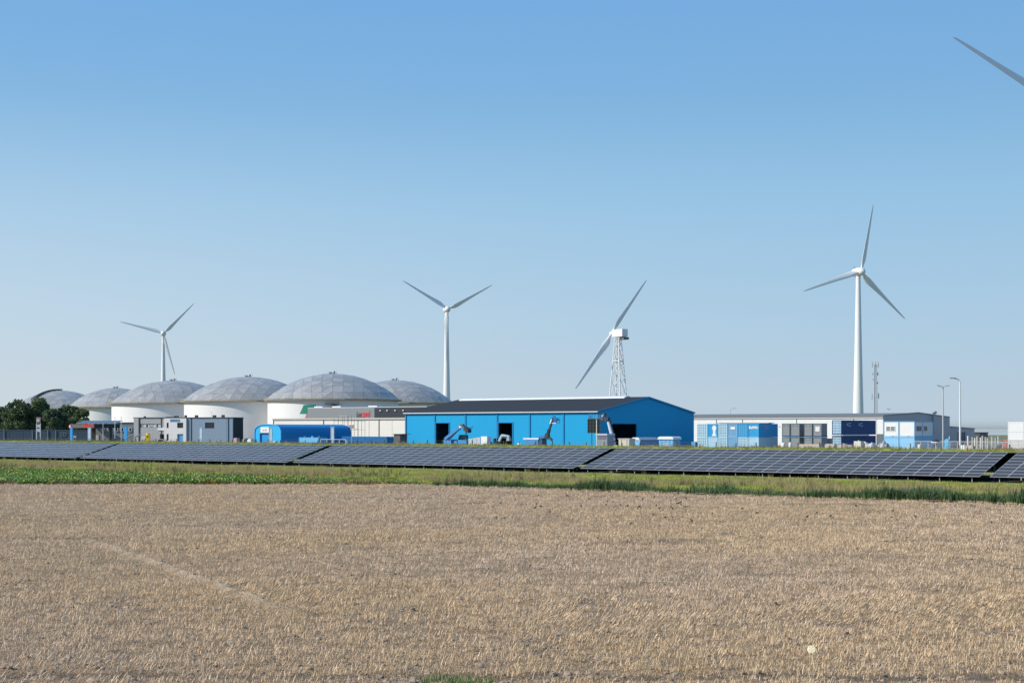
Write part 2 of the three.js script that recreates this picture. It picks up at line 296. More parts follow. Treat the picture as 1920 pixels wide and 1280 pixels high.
  instanced('tall_weeds', g4, BLADE, 'tall brown and green weeds along the fence of the yard', 'weeds', weeds, () => { const v = rr(.6, 1.15), n = rnd(); return [(.17 + .22 * n) * v, (.19 + .08 * n) * v, (.075 + .06 * n) * v]; });
}
// ------------------------------------------------------------------ solar tables
{
  const cells = greyMap(128, (u, v) => { const a = (u * 10) % 1, b = (v * 6) % 1, line = a < .06 || b < .06 ? 1.5 : 1; return .62 * line * (1 + .06 * Math.sin(Math.floor(u * 10) * 5.1 + Math.floor(v * 6) * 3.7)); }, 1);
  const glassMats = [[.102, .091, .088], [.110, .091, .092], [.094, .090, .084], [.104, .096, .086], [.092, .085, .088]].map((c, i) => new THREE.MeshPhysicalMaterial({ color: new THREE.Color().setRGB(...c), map: cells, roughness: .12 + .03 * i, metalness: 0, specularIntensity: .14 }));
  const frame = M([.62, .63, .65], .4, { metalness: .35 }), steel = M([.38, .39, .4], .6, { metalness: .4 });
  const PW = 1.664, PH = 1.0, f = .034, TILT = 15.94 * Math.PI / 180, tilt = new THREE.Matrix4().makeRotationX(TILT);
  // panel in its own plane: x along the row, z = -distance up the slope, 4 cm thick
  const ring = merge([B(PW, .04, f, 0, 0, -f / 2), B(PW, .04, f, 0, 0, -PH + f / 2), B(f, .04, PH - 2 * f, -PW / 2 + f / 2, 0, -PH / 2), B(f, .04, PH - 2 * f, PW / 2 - f / 2, 0, -PH / 2)]);
  const pane = B(PW - 2 * f, .03, PH - 2 * f, 0, .003, -PH / 2);
  { const uv = pane.attributes.uv; for (let i = 8; i < 12; i++) uv.setXY(i, (i % 2), i < 10 ? 1 : 0); }
  const both = mergeGeometries([ring.toNonIndexed ? (ring.index ? ring.toNonIndexed() : ring) : ring, pane.toNonIndexed()], true);
  const labels = ['long tilted table of dark solar panels in front of the fuel station', 'tilted table of solar panels in front of the blue arched shelter', 'tilted table of solar panels in front of the blue hall', 'tilted table of solar panels in front of the shipping containers', 'tilted table of solar panels cut off by the picture edge beyond the dark gap'];
  const starts = [-143.4, -95.72, -47.74, 0, 47.74], turns = [0, 1, 2, 3, 4];
  for (const k of turns) {
    const root = thing('solar_table', labels[k], 'solar panels', site(starts[k], 0, 0), -TURN, 'rows of tilted solar panel tables');
    const n = 28, base = .49;
    for (let i = 0; i < n; i++) for (let j = 0; j < 8; j++) {
      const p = new THREE.Mesh(both, [frame, glassMats[Math.floor(rnd() * glassMats.length)]]); p.name = 'solar_panel'; p.castShadow = p.receiveShadow = true;
      const up = j * 1.01; p.position.set((i + .5) * 1.67, base + Math.sin(TILT) * up, -Math.cos(TILT) * up); p.rotation.x = TILT + rr(-.003, .003); p.rotation.z = rr(-.003, .003); root.add(p);
    }
    const rails = []; for (const q of [1, 3, 5, 7]) rails.push(B(n * 1.67, .07, .05, n * .835, base + Math.sin(TILT) * q - .1, -Math.cos(TILT) * q));
    part('rail', rails, steel, root);
    for (let i = 0; i < 15; i++) { const x = .8 + i * 3.22; part('post', B(.07, base + .2, .07, x, -.15, -.35), steel, root); part('post', B(.1, base + 1.6, .1, x, -.15, -6.3), steel, root); part('sloping_beam', beam(V(x, base - .1, -.2), V(x, base - .1 + Math.sin(TILT) * 7.7, -Math.cos(TILT) * 7.7), .06, .09), steel, root); }
  }
  // the tables behind slope the other way, down to the north, like the far side of a roof
  for (const k of turns) {
    const n = 28, root = thing('solar_table', 'rear panels sloping away behind ' + labels[k].replace(/^.*?(in front of|cut off)/, (q, w) => w === 'cut off' ? '#' : 'those ' + w).replace(/#.*/, 'the table at the picture edge'), 'solar panels', site(starts[k] - 17, 0, 8.0), -TURN, 'rear rows of solar panel tables');
    const q = part('panel_field', B(n * 1.67, .04, 8.07, n * .835, 0, -4.03), glassMats[k], root); q.position.y = .5 + Math.sin(TILT) * 7.9; q.rotation.x = -TILT;
    for (let i = 0; i < 15; i++) part('post', B(.07, .75, .07, .8 + i * 3.22, -.15, -7.3), steel, root);
  }
}
// ------------------------------------------------------------------ big buildings
const at = (px, d, y = YARD) => V(X(px, d), y, -d);
// frame of a thing that stands square to the site: its own x runs to the right along the rows, its own z points back at the field
function frame(px, t, y = YARD) {
  const s = alongS(px, t), d = siteD(s, t);
  return { s, t, d, pos: site(s, y, t), x: (p) => alongS(p, t) - s, y: (py, p = px) => Y(py, siteD(alongS(p, t), t)) - y, q: (p) => alongT(p, s) - t };
}
// outline in (distance back, height), extruded towards -x by depth
const sideways = (pts, depth, holes) => extrude(pts, depth, holes).rotateY(Math.PI / 2);
const rect = (x0, y0, x1, y1) => [[x0, y0], [x1, y0], [x1, y1], [x0, y1]];

{ // the long blue hall
  const f = frame(1122, 93), L = -f.x(760), WD = f.q(1300.5), eave = 7.5, ridge = 10.5;
  const g = thing('blue_hall', 'long bright blue steel hall with a dark pitched roof and open doorways', 'industrial hall', f.pos, -TURN);
  const cuts = [760, 815.5, 873, 932.5, 993.5, 1057, 1122].map((p) => f.x(p)), doors = { 1: [817.5, 842], 3: [935, 961] };
  for (let i = 0; i < 6; i++) {
    const holes = []; let x0 = cuts[i], x1 = cuts[i + 1];
    if (doors[i]) { const [a, b] = doors[i].map((p) => f.x(p)); holes.push([[a, .02], [b, .02], [b, 5.35], [a, 5.35]]); }
    part('wall_panel', extrude(rect(x0 + .02, 0, x1 - .02, eave), .2, holes), BLUE, g);
    if (doors[i]) { const [a, b] = doors[i].map((p) => f.x(p)); part('door_frame', [B(.18, 5.4, .25, a - .09, 0, 0), B(.18, 5.4, .25, b + .09, 0, 0), B(b - a + .36, .18, .25, (a + b) / 2, 5.4, 0)], BLUE_TRIM, g); }
  }
  for (const x of cuts) part('trim_post', B(.32, eave - .15, .2, x - (x > -1 ? .16 : x < -L + 1 ? -.16 : 0), 0, .06), BLUE_TRIM, g);
  const [a, b] = [1148, 1194].map((p) => f.q(p));
  part('gable_wall', sideways([[.2, 0], [WD, 0], [WD, eave], [WD / 2, ridge - .12], [.2, eave]], .2, [[[a, .02], [b, .02], [b, 5.2], [a, 5.2]]]), BLUE, g);
  part('gable_wall', sideways([[.2, 0], [WD, 0], [WD, eave], [WD / 2, ridge - .12], [.2, eave]], .2).translate(-L + .2, 0, 0), BLUE, g);
  part('rear_wall', B(L, eave, .2, -L / 2, 0, -WD - .1), BLUE, g);
  part('roof', [sideways([[-.35, eave - .02], [WD / 2, ridge - .02], [WD / 2, ridge + .16], [-.35, eave + .16]], L + .3).translate(.15, 0, 0), sideways([[WD + .35, eave - .02], [WD / 2 + .01, ridge - .02], [WD / 2 + .01, ridge + .16], [WD + .35, eave + .16]], L + .3).translate(.15, 0, 0)], clad([.017, .021, .028], .85), g);
  part('gutter', B(L + .4, .2, .22, -L / 2, eave - .1, .46), painted([.62, .64, .66]), g);
  const rake = []; for (const [p, q] of [[[-.35, eave + .04], [WD / 2, ridge + .04]], [[WD / 2, ridge + .04], [WD + .35, eave + .04]]]) rake.push(beam(V(.2, p[1], -p[0]), V(.2, q[1], -q[0]), .12, .3));
  part('verge_trim', rake, BLUE_TRIM, g);
  const r = frame(1122, 93 + WD / 2), x0 = r.x(868) + (r.s - f.s), x1 = r.x(1178) + (r.s - f.s);
  part('ridge_skylight', extrude([[-1.5, 0], [1.5, 0], [1.1, .3], [0, .5], [-1.1, .3]], x1 - x0).rotateY(Math.PI / 2).translate(x1, ridge - .1, -WD / 2), painted([.82, .84, .85], .3), g);
}
{ // the long white hall
  const f = frame(1657, 155), L = f.x(1657) - f.x(1235), WD = f.q(1781), eave = f.y(778.6), eaveB = 6.95, ridge = 7.75;
  const g = thing('white_hall', 'long low white hall with a grey gable end and grey roof edge', 'industrial hall', f.pos, -TURN);
  const cuts = [1235, 1343.5, 1392.5, 1494, 1601, 1644.5, 1657].map((p) => f.x(p));
  for (let i = 0; i < 6; i++) part('wall_panel', extrude(rect(cuts[i] + .05, i === 5 ? 3.1 : 0, cuts[i + 1] - .05, eave - .35), .2), WHITE, g);
  part('wall_panel', extrude(rect(cuts[5] + .05, 0, cuts[6] - .05, 3.05), .2), clad([.12, .15, .17]), g).userData.label = 'grey lower panel at the hall corner';
  for (const x of cuts.slice(1, 5)) part('downpipe', bar(V(x, 0, .02), V(x, eave - .35, .02), .1), M([.3, .31, .31], .6), g);
  part('gutter', B(L, .22, .25, -L / 2, eave - .6, .12), painted([.55, .56, .56]), g);
  part('fascia', B(L + .2, .42, .3, -L / 2, eave - .35, .05), clad([.15, .17, .19]), g);
  part('gable_wall', sideways([[.2, 0], [WD, 0], [WD, eaveB], [WD / 2, ridge], [.2, eave]], .2), clad([.38, .40, .43]), g);
  part('gable_trim', [beam(V(.06, eave, -.1), V(.06, ridge + .05, -WD / 2), .16, .2), beam(V(.06, ridge + .05, -WD / 2), V(.06, eaveB, -WD), .16, .2)], clad([.2, .22, .24]), g);
  part('roof', [sideways([[0, eave - .05], [WD / 2, ridge - .1], [WD / 2, ridge], [0, eave + .06]], L), sideways([[WD, eaveB - .1], [WD / 2 + .01, ridge - .1], [WD / 2 + .01, ridge], [WD, eaveB]], L)], clad([.2, .21, .22], .7), g);
  part('rear_wall', B(L, eaveB, .2, -L / 2, 0, -WD - .1), WHITE, g);
  const w2 = f.q(1828), a = f.q(1796), b = f.q(1811), lo = 4.65, lo2 = 4.2;
  part('lean_to_wall', sideways([[WD + .02, 0], [w2, 0], [w2, lo2], [WD + .02, lo]], .2, [[[a, .02], [b, .02], [b, 3.4], [a, 3.4]]]), clad([.36, .38, .41]), g);
  part('lean_to_roof', sideways([[WD + .1, lo], [w2 + .2, lo2], [w2 + .2, lo2 + .15], [WD + .1, lo + .15]], 20).translate(.15, 0, 0), clad([.2, .21, .22], .7), g);
  part('roller_door', B(.05, 3.36, b - a - .04, -.12, .02, -(a + b) / 2), clad([.015, .03, .09]), g);
  part('exhaust_pipe', [bar(V(.3, 2.4, -f.q(1748)), V(.3, 7.6, -f.q(1748)), .16), bar(V(.3, 7.6, -f.q(1748)), V(.7, 8.0, -f.q(1749) - .4), .3)], M([.3, .31, .33], .5, { metalness: .5 }), g);
}
{ const f = frame(1828, 240), w = f.x(1837.5); const g = thing('dark_shed', 'small dark grey flat roofed shed past the end of the white hall', 'shed', f.pos, -TURN);
  part('wall', B(w + 8, 3.1, 6, w / 2 - 4, 0, -3), clad([.06, .07, .08]), g); part('roof', B(w + 8.4, .2, 6.4, w / 2 - 4, 3.1, -3), DARK, g); }
{ // cream hall behind the blue shelter
  const f = frame(760, 121), x0 = f.x(512), x1 = 9, eave = f.y(784.2);
  const g = thing('cream_hall', 'low cream white hall wall behind the scaffold and the blue arched shelter', 'industrial hall', f.pos, -TURN);
  const cream = clad([.74, .71, .64]), cuts = [x0, f.x(606), f.x(710), f.x(735), x1];
  for (let i = 0; i < 4; i++) part('wall_panel', extrude(rect(cuts[i] + .05, 0, cuts[i + 1] - .05, eave), .2), cream, g);
  for (const x of cuts.slice(0, 3)) part('downpipe', bar(V(x + .1, 0, .1), V(x + .1, eave, .1), .09), M([.22, .2, .18], .6), g);
  part('roof_edge', B(x1 - x0 + .5, .35, .5, (x0 + x1) / 2, eave - .2, .1), painted([.50, .48, .42]), g);
  part('roof', B(x1 - x0, .2, 16, (x0 + x1) / 2, eave, -8), painted([.3, .3, .3]), g); part('rear_wall', B(x1 - x0, eave, .2, (x0 + x1) / 2, 0, -16), cream, g); part('end_wall', B(.2, eave, 15.6, x0 + .1, 0, -8), cream, g);
}
{ // office works hall with the sign
  const f = frame(702, 182), x0 = f.x(576.5), x1 = f.x(800), top = f.y(764.3);
  const g = thing('sign_hall', 'tall grey hall with red and dark lettering and a navy upper section', 'industrial hall', f.pos, -TURN);
  const grey = clad([.22, .24, .25]);
  part('wall_panel', extrude(rect(x0, 0, -.05, top), .3), grey, g); part('wall_panel', extrude(rect(.05, 0, x1, top - .1), .3), clad([.015, .022, .035]), g).userData.label = 'navy upper wall section';
  part('roof', B(x1 - x0, .3, 40, (x0 + x1) / 2, top, -20), painted([.4, .41, .42]), g); part('end_wall', B(.3, top, 39.4, x0 + .15, 0, -20), grey, g); part('end_wall', B(.3, top, 39.4, x1 - .15, 0, -20), grey, g);
  for (const p of [592, 626, 694]) part('roof_light', B(3.6, .35, 2, f.x(p), top + .3, -2), painted([.8, .82, .84], .3), g);
  for (const p of [714, 727, 742, 757]) part('floodlight', B(.5, .3, .4, f.x(p), top - 1, .2), painted([.75, .77, .8]), g);
  const h = f.y(782.2), size = 1.62, xa = f.x(668);
  const jan = text('jan', size, .12), snel = text('snel', size * 1.12, .12), wj = jan.boundingBox.max.x, ws = snel.boundingBox.max.x, total = f.x(693.5) - xa, k = total / (wj + ws + .2);
  part('lettering', jan.scale(k, 1, 1).translate(xa, h + .1, .01), painted([.12, .14, .16]), g); part('lettering', snel.scale(k, 1, 1).translate(xa + (wj + .2) * k, h + .1, .01), painted([.75, .05, .06]), g);
}
// ------------------------------------------------------------------ storage tanks with geodesic domes
{
  const strips = greyMap(128, (u, v, i) => (i % 16 < 1 ? .72 : 1) * (.93 + .07 * tile(u, v, 7, 8)), 12);
  const domeMats = [.37, .42, .465, .39, .44].map((c, i) => new THREE.MeshStandardMaterial({ color: new THREE.Color().setRGB(c * 1.02, c, c * .97), metalness: .12, roughness: .28 + .05 * i, map: strips }));
  const under = M([.16, .17, .19], .6, { metalness: .6 }), wallM = painted([.80, .79, .76], .5), rimM = painted([.5, .44, .30], .6), railM = painted([.62, .54, .30], .6);
  const protoR = 29.6;
  const shapes = {};
  function domeShapes(rise) {
    const R = (protoR * protoR + rise * rise) / (2 * rise), th = Math.asin(protoR / R), N = 7, P = (i, k) => { const a = th * i / N, b = i ? 2 * Math.PI * k / (6 * i) + .0 : 0; return V(R * Math.sin(a) * Math.cos(b), R * Math.cos(a) - (R - rise), R * Math.sin(a) * Math.sin(b)); };
    const tris = [];
    for (let i = 0; i < N; i++) for (let sct = 0; sct < 6; sct++) {
      for (let k = 0; k < i + 1; k++) { tris.push([P(i, sct * i + k), P(i + 1, sct * (i + 1) + k + 1), P(i + 1, sct * (i + 1) + k)]); if (k < i) tris.push([P(i, sct * i + k), P(i, sct * i + k + 1), P(i + 1, sct * (i + 1) + k + 1)]); }
    }
    return tris.map((t) => {
      const c = t[0].clone().add(t[1]).add(t[2]).divideScalar(3), q = t.map((p) => p.clone().lerp(c, .022)), n = q[1].clone().sub(q[0]).cross(q[2].clone().sub(q[0])).normalize(); if (n.y < 0) { n.negate(); [q[1], q[2]] = [q[2], q[1]]; }
      const e = q[1].clone().sub(q[0]).normalize(), e2 = n.clone().cross(e), up = q.map((p) => p.clone().addScaledVector(n, .12 + rr(-.05, .05))), pos = [], uv = [];
      const add = (...ps) => { for (const p of ps) { pos.push(p.x, p.y, p.z); uv.push(p.dot(e), p.dot(e2)); } };
      add(...up); for (let i = 0; i < 3; i++) { const j = (i + 1) % 3; add(q[i], q[j], up[j]); add(q[i], up[j], up[i]); }
      const g = new THREE.BufferGeometry(); g.setAttribute('position', new THREE.Float32BufferAttribute(pos, 3)); g.setAttribute('uv', new THREE.Float32BufferAttribute(uv, 2)); g.computeVertexNormals(); return g;
    });
  }
  const rise = 11.7, panels = domeShapes(rise), RC = (protoR ** 2 + rise ** 2) / (2 * rise), thc = Math.asin(protoR / RC), rimY = 17.6;
  const capPts = []; for (let i = 0; i <= 12; i++) { const a = thc * i / 12; capPts.push(new THREE.Vector2(Math.max(.01, (RC - .35) * Math.sin(a)), (RC - .35) * Math.cos(a) - (RC - rise))); }
  const cap = new THREE.LatheGeometry(capPts.reverse(), 60);
  const wall = new THREE.CylinderGeometry(protoR - .9, protoR - .9, rimY - .6, 120, 1, true).translate(0, (rimY - .6) / 2, 0);
  { const uv = wall.attributes.uv; for (let i = 0; i < uv.count; i++) uv.setXY(i, uv.getX(i) * 180, uv.getY(i) * 17); }
  const walkway = new THREE.LatheGeometry([[protoR - 1.2, -.5], [protoR + .7, -.5], [protoR + .7, -.15], [protoR - 1.2, -.15]].map((p) => new THREE.Vector2(...p)), 120);
  const rail = []; const railPts = (y) => new THREE.TorusGeometry(protoR + .62, .05, 4, 120).rotateX(Math.PI / 2).translate(0, y, 0);
  rail.push(railPts(.95), railPts(.45)); for (let i = 0; i < 110; i++) { const a = i / 110 * 6.2832; rail.push(B(.09, 1.15, .09, Math.cos(a) * (protoR + .62), -.15, Math.sin(a) * (protoR + .62))); }
  const railing = merge(rail);
  const vents = merge([B(1, .9, 1, -1.2, rise - .1, 0), B(.7, 1.3, .7, .6, rise - .1, .5), B(1.6, .5, 1.6, 0, rise - .1, 0), bar(V(1.5, rise - .2, 0), V(1.5, rise + 1.2, 0), .06), bar(V(-2.2, rise - .2, 0), V(-2.2, rise + 1, 0), .06)]);
  const list = [
    ['white storage tank with a brown stair running up its dome behind the trees', 113, 940, 29.2],
    ['white domed storage tank between the trees and the grey office building', 217.5, 880, 28.2],
    ['white domed storage tank rising behind the fuel station and grey office', 325, 745, 31.5],
    ['white domed storage tank between the office and the blue arched shelter', 466.5, 690, 30.9],
    ['largest looking white domed tank with a green mark on its wall', 624.5, 650, 29.7],
    ['domed tank half hidden behind the roof of the blue hall', 741.5, 738, 29.6],
  ];
  list.forEach(([label, px, d, r], i) => {
    const g = thing('storage_tank', label, 'storage tank', at(px, d), 0, 'domed storage tanks'), k = r / protoR, spin = i * .37 + .2;
    part('wall', wall, wallM, g).scale.set(k, 1, k);
    const dome = new THREE.Group(); dome.name = 'dome_roof'; dome.position.y = rimY - YARD; dome.rotation.y = spin; dome.scale.set(k, 1, k); g.add(dome);
    part('roof_deck', cap, under, dome);
    for (const p of panels) part('roof_panel', p, domeMats[Math.floor(rnd() * domeMats.length)], dome);
    part('walkway', walkway, rimM, g).position.y = rimY - YARD; part('railing', railing, railM, g).position.y = rimY - YARD; part('roof_vent', vents, M([.2, .2, .2], .6), g).position.y = rimY - YARD;
    for (const n of ['walkway', 'railing']) g.children.filter((c) => c.name === n).forEach((c) => c.scale.set(k, 1, k));
    if (i === 0) { // stair lying on the dome
      const pts = []; for (let j = 0; j <= 14; j++) { const a = thc * (.03 + .72 * j / 14), b = 2.1; pts.push(V((RC + .5) * Math.sin(a) * Math.cos(b), (RC + .5) * Math.cos(a) - (RC - rise) + rimY - YARD, (RC + .5) * Math.sin(a) * Math.sin(b))); }
      const st = []; for (let j = 0; j < 14; j++) { for (const o of [-.7, .7]) st.push(beam(pts[j].clone().add(V(o, .3, 0)), pts[j + 1].clone().add(V(o, .3, 0)), st.length % 2 ? .18 : .2, .6)); st.push(beam(pts[j], pts[j + 1], 1.3, .1)); }
      part('roof_stair', st, M([.07, .065, .06], .8), g);
    }
    if (i === 4) { // the mark on the wall
      const R = protoR * k - .9 * k + .03, a0 = (p) => Math.asin(Math.max(-1, Math.min(1, X(p, d - R * .97) / R - X(px, d) / R))), py = (y) => Y(y, d - R) - YARD;
      const quad = (c, m) => { const pos = []; const n = 10; for (let i = 0; i < n; i++) { const f = i / n, f2 = (i + 1) / n, P = (f, top) => { const [pa, ya] = top ? c[0] : c[3], [pb, yb] = top ? c[1] : c[2]; const a = a0(pa + (pb - pa) * f); return [R * Math.sin(a), py(ya + (yb - ya) * f), R * Math.cos(a)]; }; pos.push(...P(f, 0), ...P(f2, 0), ...P(f2, 1), ...P(f, 0), ...P(f2, 1), ...P(f, 1)); } const q = new THREE.BufferGeometry(); q.setAttribute('position', new THREE.Float32BufferAttribute(pos, 3)); q.computeVertexNormals(); part('wall_mark', q, m, g); };
      quad([[568.5, 758.8], [592.8, 758.8], [588, 775.8], [560.5, 775.8]], painted([.01, .26, .17])); quad([[574, 775.9], [592, 775.9], [586, 792], [568, 792]], painted([.6, .2, .25]));
      part('platform', [B(6, .3, 2.4, 3, rimY - YARD - 2.2, protoR * k), B(.2, 2.4, .2, 6, rimY - YARD - 2.2, protoR * k + 1), beam(V(3, rimY - YARD - 2, protoR * k + .6), V(9, rimY - YARD - 5.5, protoR * k - .2), 1, .3)], M([.12, .12, .12], .7), g);
    }
  });
}
// ------------------------------------------------------------------ wind turbines
{
  const white = painted([.80, .81, .81], .35), tip = white;
  function blade(R, sweep = 1) {
    const st = [[.015, .034, .034, 0], [.06, .036, .034, 10], [.11, .066, .028, 24], [.17, .088, .022, 21], [.24, .082, .017, 17], [.35, .066, .012, 12], [.5, .05, .008, 8], [.7, .036, .0055, 5], [.87, .026, .004, 3], [.97, .016, .003, 2], [1, .004, .002, 2]], n = 16, pos = [], idx = [];
    for (const [r, c, th, tw] of st) for (let i = 0; i < n; i++) {
      const a = i / n * 2 * Math.PI, w = r < .08 ? 0 : 1, cx = Math.cos(a), sx = Math.sin(a);
      let x = (cx * .5 + (w ? .18 : 0)) * c * R, z = sx * .5 * th * R * (w ? (1 - .75 * Math.max(0, cx)) : 1) * 1; const q = (tw + 3) * Math.PI / 180;
      pos.push(x * Math.cos(q) + z * Math.sin(q), r * R, -x * Math.sin(q) + z * Math.cos(q));
    }
    for (let j = 0; j + 1 < st.length; j++) for (let i = 0; i < n; i++) { const a = j * n + i, b = j * n + (i + 1) % n; idx.push(a, a + n, b, b, a + n, b + n); }
    const g = new THREE.BufferGeometry(); g.setAttribute('position', new THREE.Float32BufferAttribute(pos, 3)); g.setIndex(idx); g.setAttribute('uv', new THREE.Float32BufferAttribute(new Float32Array(pos.length / 3 * 2), 2)); g.computeVertexNormals(); return g;
  }
  const B35 = blade(35);
  const lathe = (pts, n = 40) => new THREE.LatheGeometry(pts.map((p) => new THREE.Vector2(...p)), n);
  function turbine(label, px, d, hubPy, yaw, phase, group) {
    const hub = Y(hubPy, d), g = thing('wind_turbine', label, 'wind turbine', at(px, d), 0, group), top = hub - YARD - 1.8;
    part('tower', lathe([[2.9, 0], [2.55, top * .2], [2.2, top * .36], [1.75, top * .6], [1.35, top * .85], [1.12, top]]), white, g);
    for (const f of [.22, .5]) part('tower_flange', new THREE.CylinderGeometry(2.6 - f * 1.5, 2.6 - f * 1.5, .35, 40).translate(0, top * f, 0), painted([.6, .61, .62]), g);
    const head = new THREE.Group(); head.name = 'nacelle'; head.position.y = hub - YARD; head.rotation.y = yaw; g.add(head);
    part('nacelle_body', lathe([[.01, -5.6], [1.0, -5.2], [1.9, -3.6], [2.35, -1.6], [2.3, .6], [1.9, 1.7]], 32).rotateX(Math.PI / 2), white, head);
    part('wind_sensor', [B(.9, .3, .4, 0, 2.5, -3.4), bar(V(0, 1.8, -3.4), V(0, 2.6, -3.4), .08)], DARK, head);
    const rotor = new THREE.Group(); rotor.name = 'rotor'; rotor.position.set(Math.sin(yaw) * 2.6, hub - YARD, Math.cos(yaw) * 2.6); rotor.rotation.order = 'YXZ'; rotor.rotation.set(0, yaw, -phase * Math.PI / 180); g.add(rotor);
    part('hub', lathe([[1.95, -.9], [2.0, .4], [1.7, 1.4], [1.0, 2.2], [.01, 2.5]], 32).rotateX(Math.PI / 2), white, rotor);
    for (let i = 0; i < 3; i++) { const b = part('blade', B35, tip, rotor); b.rotation.z = -i * 2 * Math.PI / 3; }
    return g;
  }
  const G = 'three bladed wind turbines';
  turbine('white wind turbine standing behind the grey office and its domed tank', 305.5, 1187, 625, .22, 44.5, G);
  turbine('white wind turbine between the domed tanks and the blue hall roof', 837.5, 971, 580, .25, 61, G);
  turbine('white wind turbine with a thick tower behind the white hall', 1609.8, 739, 510, .34, 11.6, G);
  turbine('nearest wind turbine with only one grey blade tip inside the picture', 1982, 363, 209, .3, -64, G);
  // two bladed machine on a lattice tower
  const d = 562, g = thing('lattice_wind_turbine', 'two bladed wind turbine on a white lattice tower behind the blue hall', 'wind turbine', at(1159, d)), hub = Y(624, d) - YARD, top = hub - 1.9;
  const half = (y) => 3.75 + (.9 - 3.75) * y / top, turn = .62, C = (i, y) => { const a = turn + Math.PI / 4 + i * Math.PI / 2; return V(Math.cos(a) * half(y) * 1.3, y, Math.sin(a) * half(y) * 1.3); };
  const levels = [0, .23, .43, .61, .77, .9, 1].map((f) => f * top), pale = painted([.78, .79, .79], .4);
  for (let i = 0; i < 4; i++) part('leg', bar(C(i, 0), C(i, top), .27, .2), pale, g);
  for (let j = 0; j + 1 < levels.length; j++) for (let i = 0; i < 4; i++) { part('brace', bar(C(i, levels[j]), C((i + 1) % 4, levels[j + 1]), .12, .12, 6), pale, g); part('brace', bar(C((i + 1) % 4, levels[j]), C(i, levels[j + 1]), .12, .12, 6), pale, g); }
  part('ring_beam', [0, 1, 2, 3].map((i) => beam(C(i, levels[4]), C((i + 1) % 4, levels[4]), .35, .35)), pale, g);
  const yaw = Math.atan2(-.62, -.785), head = new THREE.Group(); head.name = 'nacelle'; head.position.y = hub; head.rotation.y = yaw; g.add(head);
  part('housing', [B(2.9, 2.8, 5.8, 0, -1.5, -1.0)], painted([.82, .82, .81], .4), head); part('deck', [B(2.6, .2, 2.6, 0, -2.7, -3.4), B(.2, 1, .2, 1.1, -2.7, -2.3), B(.2, 1, .2, -1.1, -2.7, -2.3), B(2.6, .7, .08, 0, -2.5, -4.7), B(1.6, .9, 2, 0, -2.6, -3.2)], M([.1, .11, .12], .6), head);
  const rotor = new THREE.Group(); rotor.name = 'rotor'; rotor.position.set(Math.sin(yaw) * 3.6, hub, Math.cos(yaw) * 3.6); rotor.rotation.order = 'YXZ'; rotor.rotation.set(0, yaw, 40.5 * Math.PI / 180); g.add(rotor);
  part('hub', lathe([[.9, -1], [.9, .2], [.5, 1], [.01, 1.2]], 24).rotateX(Math.PI / 2), pale, rotor);
  for (let i = 0; i < 2; i++) { const b = part('blade', B35, white, rotor); b.scale.setScalar(28.6 / 35); b.rotation.z = i * Math.PI; }
}
{ // lattice radio mast
  const d = 600, g = thing('radio_mast', 'thin grey lattice radio mast beside the thick turbine tower', 'mast', at(1642, d)), top = Y(683, d) - YARD, st = M([.36, .37, .38], .6, { metalness: .3 });
  const C = (i, y) => { const a = i * 2.0944 + .4, r = .95 - .45 * y / top; return V(Math.cos(a) * r, y, Math.sin(a) * r); };
  for (let i = 0; i < 3; i++) part('leg', bar(C(i, 0), C(i, top), .09), st, g);
  const br = []; for (let j = 0; j < 30; j++) for (let i = 0; i < 3; i++) { br.push(bar(C(i, top * j / 30), C((i + 1) % 3, top * (j + 1) / 30), .05, .05, 5)); br.push(bar(C(i, top * j / 30), C((i + 1) % 3, top * j / 30), .04, .04, 5)); }
  part('bracing', br, st, g);
  for (const [x, y, h] of [[-1.3, top - 1.2, 2.2], [1.2, top - 1.2, 2.2], [.1, top - 1, 2.2], [-1.1, top - 4.5, 1.2], [1, top - 4.6, 1.4], [-1.4, top - 14.5, 2.4], [1.3, top - 14, 2.2], [-1, top - 6.5, .7], [.9, top - 8, .8]]) part('antenna', [B(.4, h, .25, x, y, 0), bar(V(x, y + h / 2, 0), V(x * .3, y + h / 2, 0), .05)], painted([.62, .63, .64]), g);
}
